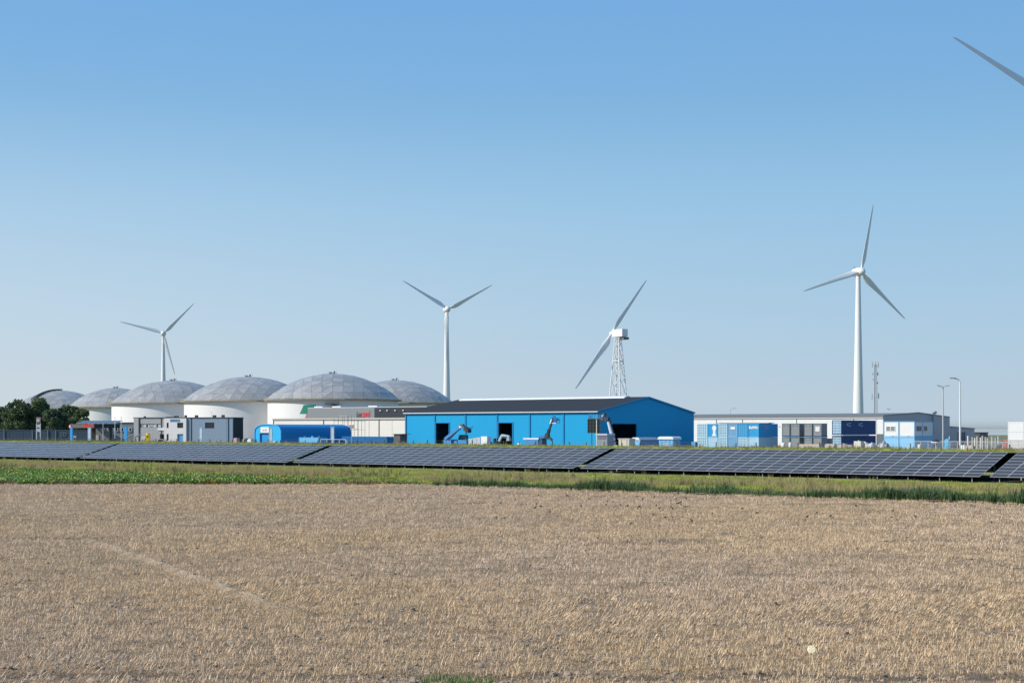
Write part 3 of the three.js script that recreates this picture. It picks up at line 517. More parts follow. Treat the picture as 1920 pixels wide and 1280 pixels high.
// ------------------------------------------------------------------ trees by the fuel station
{
  const bark = M([.09, .075, .06], .9), leafMats = [[.085, .135, .045], [.10, .15, .045], [.065, .11, .045]].map((c) => { const m = new THREE.MeshPhysicalMaterial({ roughness: 1, side: THREE.DoubleSide, vertexColors: true, transmission: .35, thickness: 0 }); m.color.setRGB(...c); return m; });
  function tree(label, px, d, topPy, wide, low, n, k) {
    low *= .4; const h = Y(topPy, d) - YARD, r = wide * .62 / FOCAL * d, g = thing('tree', label, 'tree', at(px, d), rr(0, 6), 'trees behind the dark wall');
    const limbs = [bar(V(0, 0, 0), V(.2, h * .35, .1), .42, .3)];
    const clumps = []; for (let i = 0; i < 40; i++) { const a = rr(0, 6.283), e = Math.pow(rnd(), .5), y = h * (low + (1 - low) * (.1 + .83 * rnd())), f = Math.sqrt(Math.max(.05, 1 - ((y / h - low) / (1 - low) * 2 - .9) ** 2 * .75)); clumps.push([V(Math.cos(a) * r * .78 * e * f, y, Math.sin(a) * r * .78 * e * f), r * rr(.14, .40)]); }
    clumps.push([V(0, h * .92, 0), r * .3]);
    for (const [c] of clumps.slice(0, 12)) limbs.push(bar(V(.2 * rnd(), h * rr(.2, .4), 0), c, .16, .05, 5));
    part('trunk', limbs, bark, g);
    const pos = [], col = [];
    for (const [c, q] of clumps) for (let i = 0; i < n * .8; i++) {
      const dir = V(rr(-1, 1), rr(-1, 1), rr(-1, 1)).normalize(), p = c.clone().addScaledVector(dir, q * 1.25 * Math.pow(rnd(), .5)); p.y = c.y + (p.y - c.y) * .8;
      const u = V(rr(-1, 1), rr(-1, 1), rr(-1, 1)).normalize(), w = V(rr(-1, 1), rr(-1, 1), rr(-1, 1)).normalize().cross(u).normalize(), s = rr(.24, .46), v = rr(.6, 1.35);
      const A = p.clone().addScaledVector(u, -s), C2 = p.clone().addScaledVector(u, s), D = p.clone().addScaledVector(w, s * .6), E = p.clone().addScaledVector(w, -s * .6);
      for (const z of [A, E, D, D, E, C2]) { pos.push(z.x, z.y, z.z); col.push(v, v * rr(.95, 1.05), v * .95); }
    }
    const q = new THREE.BufferGeometry(); q.setAttribute('position', new THREE.Float32BufferAttribute(pos, 3)); q.computeVertexNormals(); q.setAttribute('color', new THREE.Float32BufferAttribute(col, 3));
    part('crown', q, leafMats[k], g);
  }
  tree('dark tree cut by the picture edge behind the slate wall', 0, 452, 766, 48, .1, 420, 2);
  tree('broad dark green tree with sky gaps behind the slate wall', 34, 440, 750.5, 52, .18, 380, 0);
  tree('tallest dark green tree behind the red and white price sign', 76, 446, 747, 50, .12, 480, 1);
  tree('low dark bushy tree between the price sign and the canopy', 104, 430, 771, 44, .05, 420, 2);
  tree('rounded green tree above the fuel canopy edge', 124, 448, 760.5, 44, .12, 400, 0);
  tree('loose tree with thin crown beside the white tank', 151, 440, 767, 34, .2, 250, 1);
}
// ------------------------------------------------------------------ fuel station and office
const front = (d, p0 = null) => ({ d, x: (p) => p0 === null ? X(p, d) : 1.03 * (X(p, d) - X(p0, d)), y: (py) => Y(py, d) - YARD });     // a plane that faces the field road
{ // slate wall
  const d = 376, f = front(d), g = thing('slate_wall', 'long low slate blue steel wall in front of the trees', 'wall', V(0, YARD, -d)), x0 = f.x(-60), x1 = f.x(171), h = f.y(806.8), m = clad([.05, .085, .115], .85);
  const n = 9; for (let i = 0; i < n; i++) part('wall_panel', B((x1 - x0) / n - .06, h, .3, x0 + (i + .5) * (x1 - x0) / n, 0, -.15), m, g);
  part('wall_cap', B(x1 - x0, .16, .4, (x0 + x1) / 2, h, -.15), clad([.08, .1, .12]), g);
  for (const p of [7, 60, 89, 104]) part('downpipe', bar(V(f.x(p), 0, .1), V(f.x(p), h, .1), .07), painted([.3, .34, .38]), g);
  const w = part('window', [B(.14, .9, .1, f.x(113.7), f.y(818), .05), B(.14, .9, .1, f.x(123.3), f.y(818), .05), B(.12, .9, .1, f.x(118.5), f.y(818), .05), B(f.x(123.5) - f.x(113.5), .12, .1, f.x(118.5), f.y(818), .05), B(f.x(123.5) - f.x(113.5), .12, .1, f.x(118.5), f.y(818) + .85, .05)], painted([.2, .24, .28]), g); part('pane', B(f.x(123) - f.x(114), .8, .04, f.x(118.5), f.y(818) + .06, .04), GLASS, w);
}
{ // station shop
  const d = 368, f = front(d), g = thing('station_shop', 'low grey shop with white framed windows behind the fuel canopy', 'shop', V(0, YARD, -d)), x0 = f.x(171.5), x1 = f.x(252), h = f.y(793.4), m = clad([.30, .33, .335], .85);
  part('wall', B(x1 - x0, h, 7, (x0 + x1) / 2, 0, -3.5), m, g); part('roof', B(x1 - x0 + .2, .25, 7.2, (x0 + x1) / 2, h, -3.5), clad([.1, .11, .12]), g);
  for (const p of [189, 201, 214, 225, 240.5]) { const x = f.x(p), w = f.x(p + 6) - x, y = f.y(809.5), hh = 1.0; const q = part('window', [B(.14, hh, .16, x, y, .06), B(.14, hh, .16, x + w, y, .06), B(w + .14, .13, .16, x + w / 2, y, .06), B(w + .14, .13, .16, x + w / 2, y + hh, .06)], WHITE, g); part('pane', B(w * .5, hh - .1, .05, x + w * .7, y + .1, .03), GLASS, q); part('blind', B(w * .42, hh - .1, .05, x + w * .25, y + .1, .035), painted([.6, .62, .62]), q); }
  part('door', B(.9, 2.6, .1, f.x(181), 0, .06), painted([.7, .72, .72]), g);
}
{ // canopy
  const f = frame(176.5, 79.5), g = thing('fuel_canopy', 'fuel station canopy with red lettering on a dark fascia', 'canopy', f.pos, -TURN), x0 = f.x(130.5), back = f.q(223.5), top = f.y(794.8), bot = f.y(802.2);
  part('roof_slab', B(-x0, top - bot - .1, back, x0 / 2, bot + .05, -back / 2), DARK, g);
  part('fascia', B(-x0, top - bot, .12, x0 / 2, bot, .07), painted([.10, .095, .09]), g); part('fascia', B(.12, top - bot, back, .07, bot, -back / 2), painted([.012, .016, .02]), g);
  const t = text('TEXACO', .78, .06), xa = f.x(155.5), xb = f.x(174.8); t.scale((xb - xa) / t.boundingBox.max.x, 1, 1).translate(xa, bot + .12, .14); part('lettering', t, M([.8, .03, .02], .4), g);
  part('emblem', new THREE.CylinderGeometry(.5, .5, .1, 24).rotateX(Math.PI / 2).translate(x0 + .35, (top + bot) / 2 - .1, .2), RED, g);
  { const s = []; for (let i = 0; i < 10; i++) { const a = Math.PI / 2 + i * Math.PI / 5, r = i % 2 ? .17 : .42; s.push([Math.cos(a) * r, Math.sin(a) * r]); } part('emblem_star', extrude(s, .03).translate(x0 + .35, (top + bot) / 2 - .1, .29), WHITE, g); }
  for (const [x, z] of [[-2.2, -1], [-2.2, -back + 1], [x0 + 1.2, -back + 1]]) part('column', B(.4, bot, .4, x, 0, z), M([.03, .035, .03], .6), g);
  // panels on the roof
  const pf = M([.5, .52, .56], .4, { metalness: .3 }), pg = new THREE.MeshStandardMaterial({ color: new THREE.Color().setRGB(.05, .07, .13), roughness: .18 });
  for (let i = 0; i < 8; i++) { const x = x0 + 1.6 + i * 1.85; const q = part('solar_panel', B(1.75, .05, 2.2, 0, 0, -1.1), pf, g); q.position.set(x, top + .12, -1.2 - i * .15); q.rotation.x = .33; const p = part('pane', B(1.6, .02, 2.0, 0, .04, -1.1), pg, q); }
}
const pylonGroup = 'tall blue sign columns';
for (const [p, d, y0, w, label] of [[133.4, 352, 800.5, .62, 'bright blue column under the canopy emblem'], [235, 345, 800, .68, 'bright blue column standing clear between the shop and office']]) solo('sign_column', [B(w, Y(y0, d) - YARD, .35), B(w + .2, .2, .5)], painted([.04, .36, .75], .4), label, 'sign column', at(p, d), -.3, pylonGroup);
// flag banners with a white emblem
function banner(px, d, y0, w, label) {
  const g = thing('banner', label, 'banner', at(px, d), -.1), h = Y(y0, d) - YARD;
  part('pole', bar(V(-w / 2 - .06, 0, 0), V(-w / 2 - .06, h + .1, 0), .05), STEEL, g); part('cloth', B(w, h - .5, .05, 0, .5, 0), painted([.25, .55, .80]), g);
  const s = [[-.12, .3], [.12, .3], [.14, 1.3], [.1, 2.0]], top = h - .75;
  part('emblem', [extrude([[-w * .42, h * .45], [w * .42, h * .45], [w * .32, h * .62], [w * .42, h * .78], [w * .25, h - .3], [-w * .25, h - .3], [-w * .42, h * .78], [-w * .32, h * .62]], .02).translate(0, 0, .05), B(w * .8, .18, .02, 0, h * .4, .035), B(w * .45, h * .18, .02, 0, h * .18, .035)], painted([.82, .86, .88]), g);
}
banner(167, 356, 801, .75, 'blue and white upright banner under the canopy end'); banner(376.2, 325, 800, .7, 'light blue upright banner in front of the slate office wall'); banner(507.5, 292, 800, .66, 'white upright banner in front of the arched shelter door'); banner(623.4, 296, 799.3, .68, 'light blue upright banner in front of the arched shelter roof');
for (const [p, d, y0, label] of [[192.5, 350, 795, 'shortest of the three thin flagpoles in front of the station shop'], [214.8, 347, 783, 'middle thin flagpole crossing the black canopy fascia'], [226.6, 346, 782, 'thin flagpole just clear of the black canopy fascia']]) solo('flagpole', [bar(V(0, 0, 0), V(0, Y(y0, d) - YARD, 0), .09, .05), new THREE.SphereGeometry(.12, 8, 6).translate(0, Y(y0, d) - YARD, 0)], painted([.72, .74, .74], .4), label, 'flagpole', at(p, d), 0, 'flagpoles at the station');
{ // price sign
  const d = 340, g = thing('price_sign', 'tall fuel price sign on two white posts with a red head', 'sign', at(71.2, d)), h = Y(782, d) - YARD;
  for (const x of [-.43, .43]) part('post', B(.16, h - 1.4, .16, x, 0, 0), WHITE, g);
  part('head', B(1.0, 1.35, .25, 0, h - 1.35, 0), painted([.42, .25, .25]), g); part('emblem', new THREE.CylinderGeometry(.36, .36, .06, 20).rotateX(Math.PI / 2).translate(0, h - .75, .16), painted([.8, .62, .62]), g);
  for (let i = 0; i < 2; i++) part('price_panel', B(.68, .75, .12, 0, h - 2.4 - i * 1.0, 0), painted([.7, .71, .72]), g); for (let i = 0; i < 3; i++) part('cross_bar', B(.7, .18, .1, 0, h - 1.6 - i * 1.0, 0), DARK, g);
}
{ // fuel pumps
  const a = thing('fuel_pump', 'cream and red fuel pump beside the bright blue canopy column', 'fuel pump', at(139.2, 353)); part('body', [B(.66, 2.2, .5), B(.74, .36, .55, 0, 2.2, 0)], painted([.72, .62, .5]), a); part('skirt', B(.64, .35, .52, 0, .05, 0), RED, a); part('screen', B(.44, .4, .04, 0, 1.6, .27), GLASS, a);
  const b = thing('white_cabinet', 'white service cabinet standing in front of the station shop', 'cabinet', at(166.3, 350)); part('body', [B(.5, 1.4, .4)], WHITE, b); part('cap', B(.56, .08, .46, 0, 1.4, 0), STEEL, b);
}
{ // office block
  const d = 340, f = front(d, 346), g = thing('office_block', 'two storey flat roofed office with grey, white and slate front sections', 'office building', V(X(346, d), YARD, -d), -.24), h = f.y(783.6);
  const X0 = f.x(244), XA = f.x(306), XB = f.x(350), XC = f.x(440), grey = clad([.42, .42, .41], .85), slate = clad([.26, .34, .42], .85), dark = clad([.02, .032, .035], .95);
  const secs = [[X0, f.x(254), .15], [f.x(254), XA, 0]];
  for (const [a, b, z] of secs) { const holes = []; if (z === 0) for (const [p, q] of [[256, 267.5], [269, 288], [289.5, 298]]) holes.push([[f.x(p), f.y(801)], [f.x(q), f.y(801)], [f.x(q), f.y(794.5)], [f.x(p), f.y(794.5)]]); if (z === 0) holes.push([[f.x(296), .05], [f.x(305.2), .05], [f.x(305.2), f.y(814)], [f.x(296), f.y(814)]]); part('wall_panel', extrude(rect(a + .03, 0, b - .03, h), .35, holes).translate(0, 0, z), grey, g); }
  const wh = []; for (const [p, q, u, v] of [[311, 315, 792.2, 802.2], [332, 344, 792.2, 802.2], [311, 315, 813.5, 826], [332.2, 344, 813.5, 828]]) wh.push([[f.x(p), Math.max(.05, f.y(v))], [f.x(q), Math.max(.05, f.y(v))], [f.x(q), f.y(u)], [f.x(p), f.y(u)]]);
  part('white_front', extrude(rect(XA, 0, XB, h - .05), .5, wh).translate(0, 0, .35), painted([.80, .77, .73]), g);
  part('wall_panel', extrude(rect(XB + .02, 0, f.x(428), h), .35, [rect(f.x(386), f.y(803), f.x(404), f.y(792))]), slate, g); part('wall_panel', extrude(rect(f.x(428) + .04, 0, XC, h), .35), slate, g);
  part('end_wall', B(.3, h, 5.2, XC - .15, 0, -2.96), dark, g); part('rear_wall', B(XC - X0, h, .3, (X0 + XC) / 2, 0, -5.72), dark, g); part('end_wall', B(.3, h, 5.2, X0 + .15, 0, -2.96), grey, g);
  part('roof', B(XC - X0 + .3, .18, 6.1, (X0 + XC) / 2, h, -2.9), M([.06, .065, .07], .7), g);
  part('inner_wall', B(XC - X0 - 1, h - .3, .2, (X0 + XC) / 2, 0, -3.2), painted([.25, .25, .25]), g);
  const win = (p, q, u, v, n, z, blind) => { const x0 = f.x(p), x1 = f.x(q), y0 = Math.max(.1, f.y(v)), y1 = f.y(u), fr = [B(x1 - x0, .08, .08, (x0 + x1) / 2, y0, z), B(x1 - x0, .08, .08, (x0 + x1) / 2, y1 - .08, z)]; for (let i = 0; i <= n; i++) fr.push(B(.08, y1 - y0, .09, x0 + (x1 - x0) * i / n, y0, z)); const w = part('window', fr, M([.08, .09, .1], .5), g); part('pane', B(x1 - x0 - .02, y1 - y0 - .02, .03, (x0 + x1) / 2, y0 + .01, z - .05), GLASS, w); if (blind) part('blind', B((x1 - x0) * .86, y1 - y0 - .1, .03, (x0 + x1) / 2 + .1, y0 + .05, z + .0), painted([.66, .68, .7]), w); };
  win(256, 267.5, 794.5, 801, 2, -.2, 1); win(269, 288, 794.5, 801, 3, -.2, 1); win(289.5, 298, 794.5, 801, 1, -.2, 1); win(311, 315, 792.2, 802.2, 1, .1, 0); win(332, 344, 792.2, 802.2, 3, .1, 0); win(311, 315, 813.5, 826, 1, .1, 0); win(386, 404, 792, 803, 3, -.12, 0);
  part('door', B(f.x(344) - f.x(332.2) - .02, f.y(813.5) - .06, .1, (f.x(344) + f.x(332.2)) / 2, .05, .05), painted([.12, .36, .66]), g);
  const tx = text('DENERGI', .62, .05), xa = f.x(318), xb = f.x(337.6); tx.scale((xb - xa) / tx.boundingBox.max.x, 1, 1).translate(xa, f.y(790.6), .36); part('lettering', tx, painted([.02, .25, .5]), g);
  part('sign_board', B(f.x(306) - f.x(292.5), f.y(801.8) - f.y(806.8), .1, (f.x(306) + f.x(292.5)) / 2, f.y(806.8), .12), WHITE, g);
  for (const p of [358.5, 431.5, 255.5, 299]) part('downpipe', bar(V(f.x(p), 0, .08), V(f.x(p), h, .08), .07), M([.03, .04, .05], .6), g);
  for (const [p, w, hh] of [[261, .3, .3], [314, 2.4, .14], [322, .3, .35], [327, .3, .35], [343, .4, .5], [364.5, .6, .5], [400, .7, .5], [417, .6, .55]]) part('roof_unit', B(w, hh, .6, f.x(p), h + .18, -1.2), M([.05, .055, .06], .6), g);
  part('aerial', [bar(V(f.x(391), h, -2), V(f.x(391), h + 1.5, -2), .03), B(.8, .04, .04, f.x(391), h + 1.4, -2)], STEEL, g);
}
{ const d = 333; const g = thing('yellow_container', 'yellow upright recycling container in front of the grey office section', 'recycling container', at(276.7, d)); part('body', [B(.95, 2.75, .9, 0, .1, 0), new THREE.CylinderGeometry(.36, .47, .3, 12).translate(0, 3.0, 0)], M([.80, .52, .01], .5), g); part('foot', B(1, .12, .95), DARK, g); part('opening', B(.4, .25, .04, 0, 2.3, .46), DARK, g); }
{ const d = 333; const g = thing('white_board_sign', 'white board sign on a short post beside the yellow container', 'sign', at(267.5, d)); part('board', B(.95, .78, .06, 0, 1.75, 0), WHITE, g); part('post', B(.1, 1.8, .08, 0, 0, -.06), STEEL, g); }
{ const d = 331; const g = thing('yard_light', 'short yard light on a thin pole in front of the grey office', 'lamp post', at(284.5, d)); part('pole', bar(V(0, 0, 0), V(0, 4.8, 0), .06, .04), STEEL, g); part('lamp_head', B(.45, .3, .3, -.2, 4.6, 0), painted([.5, .5, .5]), g); }
{ const d = 336, f = front(d), g = thing('curved_shelter', 'low curved grey bicycle shelter beside the grey office corner', 'bicycle shelter', V(0, YARD, -d)); for (const [a, b] of [[236, 248.5], [248.5, 263]]) { const pts = []; const x0 = f.x(a), x1 = f.x(b), y0 = f.y(820.5), y1 = f.y(815); for (let i = 0; i <= 8; i++) { const q = i / 8; pts.push([x0 + (x1 - x0) * q, y0 + (y1 - y0) * (Math.sin(q * Math.PI / 2) ** 1.2)]); } for (let i = 8; i >= 0; i--) pts.push([pts[i][0], pts[i][1] + .12]); part('roof', extrude(pts, 2), painted([.5, .51, .52]), g); part('post', bar(V(x1 - .3, 0, -1), V(x1 - .3, y1, -1), .06), STEEL, g); part('post', bar(V(x0 + .4, 0, -1), V(x0 + .4, y0, -1), .06), STEEL, g); } }
{ const d = 337.5; const g = thing('parked_van', 'white and red van parked in the dark opening of the grey office', 'van', at(301.5, d - .5), 0); part('body', [B(1.3, .85, 2, 0, .3, 0), B(1.25, .7, 1.6, 0, 1.15, -.1)], WHITE, g); part('stripe', B(1.32, .18, 2.02, 0, .65, 0), RED, g); for (const x of [-.5, .5]) part('wheel', new THREE.CylinderGeometry(.3, .3, .2, 14).rotateZ(Math.PI / 2).translate(x, .3, .7), RUBBER, g); part('windscreen', B(1.1, .45, .04, 0, 1.3, .72), GLASS, g); }

// ------------------------------------------------------------------ arched shelter
{
  const f = frame(501, 70), w = f.x(525.5) - f.x(476.5), h = f.y(795.2), side = f.y(810), g = thing('arched_shelter', 'bright blue arched shelter hall with a long rounded roof', 'shelter hall', f.pos, -TURN), len = f.q(643) - 1.5;
  const arc = (r, ins = 0) => { const p = [[-w / 2 + ins, 0], [-w / 2 + ins, side]]; for (let i = 1; i < 16; i++) { const a = Math.PI - Math.PI * i / 16; p.push([Math.sign(Math.cos(a)) * Math.pow(Math.abs(Math.cos(a)), .8) * (w / 2 - ins), side + Math.pow(Math.sin(a), .8) * (h - side - ins)]); } p.push([w / 2 - ins, side], [w / 2 - ins, 0]); return p; };
  const blueA = clad([.003, .42, .78], .7), blueB = clad([.003, .22, .55], .4), o = arc(), inn = arc(1, .14).reverse();
  part('roof_shell', extrude([...o, ...inn], len), blueB, g);
  part('front_wall', extrude(arc(1, .15), .15, [[[-2.2, .03], [1.35, .03], [1.35, 3.2], [-2.2, 3.2]]]).translate(0, 0, -.1), blueA, g); part('rear_wall', extrude(arc(1, .15), .15).translate(0, 0, -len + .3), blueA, g);
  part('edge_trim', extrude([...arc(1, -.06), ...arc(1, .1).reverse()], .3).translate(0, 0, .06), painted([.08, .45, .85]), g);
  part('door', B(3.5, 3.15, .08, -.42, .03, -.3), clad([.005, .28, .66]), g); part('door_frame', [B(.14, 3.2, .12, -2.27, .03, 0), B(3.7, .14, .12, -.42, 3.23, 0)], painted([.004, .12, .32]), g);
  part('sign_board', B(2.6, 1.15, .08, -.75, 3.42, .02), WHITE, g); part('sign_mark', [B(.5, .5, .04, -.5, 3.7, .08), B(.35, .4, .04, -1.2, 3.75, .08)], painted([.7, .4, .42]), g);
  for (const p of [545, 572, 600]) part('wall_light', B(.3, .35, .3, w / 2 + .12, 2.35, -f.q(p)), painted([.7, .75, .8]), g);
}
// ------------------------------------------------------------------ containers and cabins
const CB = painted([.03, .38, .72], .5), CL = painted([.46, .68, .80], .5), CG = painted([.20, .42, .62], .5), CD = painted([.006, .16, .40], .5), CN = painted([.012, .06, .20], .55), CW = painted([.78, .78, .77], .45), CGY = painted([.23, .24, .25], .6);
function container(label, px, t, w, l, h, mat, { end = 'ribs', y = YARD, logo, sideLogo, group = 'stacked shipping containers', cat = 'shipping container', endMat = null, turn = 0 } = {}) {
  const f = frame(px, t), pos = site(f.s, y, t), g = thing('shipping_container', label, cat, pos, -TURN + turn, group);
  const e = .13, rail = [B(w, .16, e, 0, 0, -e / 2), B(w, .12, e, 0, h - .12, -e / 2), B(w, .16, e, 0, 0, -l + e / 2), B(w, .12, e, 0, h - .12, -l + e / 2)];
  for (const x of [-1, 1]) { rail.push(B(e, h - .28, e, x * (w / 2 - e / 2), .16, -e / 2), B(e, h - .28, e, x * (w / 2 - e / 2), .16, -l + e / 2), B(e, .14, l - 2 * e, x * (w / 2 - e / 2), 0, -l / 2), B(e, .1, l - 2 * e, x * (w / 2 - e / 2), h - .1, -l / 2)); }
  part('frame', rail, mat, g);
  part('side_wall', ribbed(l - .26, h - .24, Math.round(l / .3), .04).rotateY(Math.PI / 2).translate(w / 2 - .07, .14, -l / 2), mat, g); part('side_wall', ribbed(l - .26, h - .24, Math.round(l / .3), .04).rotateY(-Math.PI / 2).translate(-w / 2 + .07, .14, -l / 2), mat, g);
  part('rear_wall', ribbed(w - .26, h - .28, 7).rotateY(Math.PI).translate(0, .16, -l + .05), mat, g); part('roof', B(w - .24, .05, l - .24, 0, h - .08, -l / 2), mat, g); part('floor', B(w - .24, .06, l - .24, 0, .1, -l / 2), DARK, g);
  if (end === 'ribs') part('end_wall', ribbed(w - .28, h - .28, 8, .05).translate(0, .16, -.07), mat, g);
  else for (const x of [-1, 1]) {
    const dw = w / 2 - .16, d = part('door', [B(dw, h - .34, .05, x * (dw / 2 + .015), .18, -.07)], endMat ?? mat, g), rods = [];
    for (const q of [.28, .72]) rods.push(bar(V(x * dw * q, .2, .01), V(x * dw * q, h - .2, .01), .025, .025, 6)); part('lock_rod', rods, STEEL, d);
    const bars = []; for (const y of [.25, .75, 1.25, 1.75, 2.25]) if (y < h - .2) bars.push(B(dw * .92, .06, .03, x * (dw / 2 + .02), y, -.03)); part('door_rib', bars, M([.10, .2, .27], .6), d);
  }
  if (logo) logo(g, w, h); if (sideLogo) for (const z of sideLogo) { // a bow tie mark with two bars
    const q = part('side_mark', [extrude([[-.9, .05], [-.62, .25], [-.3, .3], [-.62, .45], [-.3, .6], [-.62, .65], [-.9, .85]].map(([a, b]) => [a, b]), .02), B(1.0, .16, .02, .35, .62, 0), B(1.0, .16, .02, .35, .08, 0), B(.16, .5, .02, -.1, .12, 0)], painted([.34, .48, .66]), g); q.rotation.y = Math.PI / 2; q.position.set(w / 2 + .03, h * .55, z); }
  return g;
}
const bottle = (g, w, h) => part('emblem', [extrude([[-.5, .2], [.5, .2], [.42, .5], [.26, .7], [.3, 1.35], [.5, 1.75], [.3, 2.2], [0, 2.32], [-.3, 2.2], [-.5, 1.75], [-.3, 1.35], [-.26, .7], [-.42, .5]].map(([x, y]) => [x, y * h / 2.6]), .03).translate(w * .16, 0, .02)], WHITE, g);
const board = (bw, bh, x, y) => (g) => part('sign_board', [B(bw, bh, .05, x, y, .02)], WHITE, g);
const stripSign = (g, w, h) => part('sign_mark', [B(w * .86, .28, .03, 0, h * .63, .01), extrude([[-.95, 0], [-.7, .2], [-.5, .24], [-.7, .42], [-.5, .5], [-.95, .62]], .03).translate(0, h * .6, .04), B(w * .5, .5, .03, .25, h * .615, .01)], WHITE, g);
{
  const t = 112.7, L = 6.06, Hc = 2.59, wid = (a, b) => alongS(b, t) - alongS(a, t) - .06, mid = (a, b) => { const q = (alongS(a, t) + alongS(b, t)) / 2, x = siteX(q, t), d = siteD(q, t); return MID + x / d * FOCAL; };
  const row = [[1307, 1326.8, CL, 'doors', null, 'pale blue container with barred doors, first from the blue hall'], [1327.4, 1346, CB, 'ribs', bottle, 'bright blue container with a white bottle shaped emblem'], [1347, 1363.6, CL, 'doors', null, 'pale blue container with barred doors beside the bottle emblem container'], [1364.2, 1383.4, CG, 'ribs', board(1.05, .5, .1, 1.5), 'grey blue ribbed container with a small white board'], [1384, 1402.4, CB, 'doors', null, 'plain blue container between the small board and the white strip'], [1403.4, 1423.2, CB, 'ribs', stripSign, 'bright blue ribbed container with a broad white strip of marks']];
  for (const up of [0, 1]) for (const [a, b, m, end, logo, label] of row) {
    const low = 'lower ' + label.replace(' ribbed', '').replace(/ with a (white bottle shaped emblem|small white board|broad white strip of marks)/, (q) => ' under the one with the ' + q.slice(8)).replace(/, first from the blue hall/, ' nearest the blue hall');
    container(up ? label : low, mid(a, b), t, wid(a, b), b > 1420 ? alongT(1459, alongS(1423, t)) - t : L, Hc, up ? m : (m === CB ? CL : m), { end, y: YARD + up * (Hc + .02), logo: up ? logo : null, sideLogo: up && b > 1420 ? [-3] : null });
  }
}
// the darker side of the end container is simply in shade; behind it a flat rack lies over the tops
{ const t = 119.5, f = frame(1400, t), x0 = f.x(1350), x1 = f.x(1447), g = thing('pipe_rack', 'flat grey steel rack lying on top of the blue containers', 'rack', site(f.s, YARD + 5.2, t), -TURN); part('deck', B(x1 - x0, .14, 2.2, (x0 + x1) / 2, .1, 0), painted([.3, .33, .36]), g); const sl = []; for (let i = 0; i < 9; i++) sl.push(B(.15, .12, 2.3, x0 + (i + .5) * (x1 - x0) / 9, -.02, 0)); part('bearer', sl, DARK, g); }
{ // grey site cabins, stacked two high
  const t = 116; const rows = [[1466.5, 1481.6, 0], [1482.4, 1500, 0], [1507.5, 1523.6, 0], [1524.4, 1541.5, 1]], names = ['beside the blue containers', 'second from the blue containers', 'third from the blue containers', 'nearest the navy container'];
  for (const up of [0, 1]) rows.forEach(([a, b, win], i) => {
    const s = (alongS(a, t) + alongS(b, t)) / 2, w = alongS(b, t) - alongS(a, t) - .05, l = i % 2 ? (alongT(b + 7, alongS(b, t)) - t) : 3, h = 2.62, g = thing('site_cabin', (up ? 'upper' : 'lower') + ' grey site cabin with blue base ' + names[i] + (up && win ? ' with a white window' : ''), 'site cabin', site(s, YARD + up * (h + .02), t), -TURN, 'grey stacked site cabins');
    const L2 = Math.min(6, Math.max(2.4, l)); part('wall', [B(w - .06, h - .42, L2 - .1, 0, .3, -L2 / 2)], CGY, g); part('base_frame', B(w, .3, L2, 0, 0, -L2 / 2), painted([.01, .10, .2]), g); part('roof', B(w, .1, L2, 0, h - .12, -L2 / 2), painted([.05, .11, .15]), g);
    part('corner_post', [B(.1, h - .42, .1, -w / 2 + .05, .3, -.05), B(.1, h - .42, .1, w / 2 - .05, .3, -.05)], painted([.05, .11, .15]), g);
    if (win && up) { const q = part('window', [B(.9, .08, .06, .05, 1.1, .0), B(.9, .08, .06, .05, 1.95, 0), B(.07, .9, .06, -.37, 1.1, 0), B(.07, .9, .06, .47, 1.1, 0), B(.05, .9, .06, .05, 1.1, 0)], WHITE, g); part('shutter', B(.8, .8, .03, .05, 1.16, -.0), painted([.72, .73, .70]), q); } else if (i === 2 || up) part('vent', [B(.28, .1, .04, -.4, 2.1, -.03), B(.28, .1, .04, .4, 2.1, -.03)], DARK, g);
  });
}
{ const f = frame(1552, 120), g = thing('corrugated_screen', 'low grey ribbed screen standing between the grey cabins and the navy container', 'screen', f.pos, -TURN); part('sheet', ribbed(f.x(1560) - f.x(1543.5), 2.4, 9, .06), painted([.5, .5, .5]), g); part('post', [B(.1, 2.4, .1, f.x(1543.5), 0, 0), B(.1, 2.4, .1, f.x(1560), 0, 0)], STEEL, g); }
{ // white sign board above the gap
  const f = frame(1461.8, 111), g = thing('notice_board', 'small white notice board high at the end of the blue containers', 'sign', site(f.s, f.y(803.2) + YARD, 111), -TURN); part('board', B(.6, .75, .05), WHITE, g); part('print', B(.24, .2, .02, 0, .25, .035), painted([.5, .2, .2]), g); part('bracket', B(.08, .1, .5, 0, .3, -.28), STEEL, g); }
{ const t = 125.3, h = 2.85, mid = (a, b) => { const q = (alongS(a, t) + alongS(b, t)) / 2; return MID + siteX(q, t) / siteD(q, t) * FOCAL; }, w = alongS(1578.5, t) - alongS(1560.5, t) - .02;
  container('upper long navy container with pale barred doors and two faint side marks', mid(1560.5, 1578.5), t, w, alongT(1643, alongS(1578.5, t)) - t, h, CN, { end: 'doors', endMat: CL, y: YARD + h + .2, sideLogo: [-3.2, -8.6] }); container('lower long navy container below the one with two side marks', mid(1560.5, 1578.5), t, w, alongT(1643, alongS(1578.5, t)) - t, h, CN, { end: 'doors', endMat: CL, y: YARD });
  const f = frame(1578.5, t), q = thing('white_beam', 'long white steel beam lying between the two navy containers', 'beam', site(f.s, YARD + h + .02, t), -TURN); part('flange', [B(.3, .08, 12, .1, 0, -6), B(.3, .08, 12, .1, .09, -6)], WHITE, q); part('web', B(.1, .1, 12, .1, .04, -6), WHITE, q); part('cross_beam', [B(w, .16, .3, -w / 2, 0, .1)], WHITE, q); }
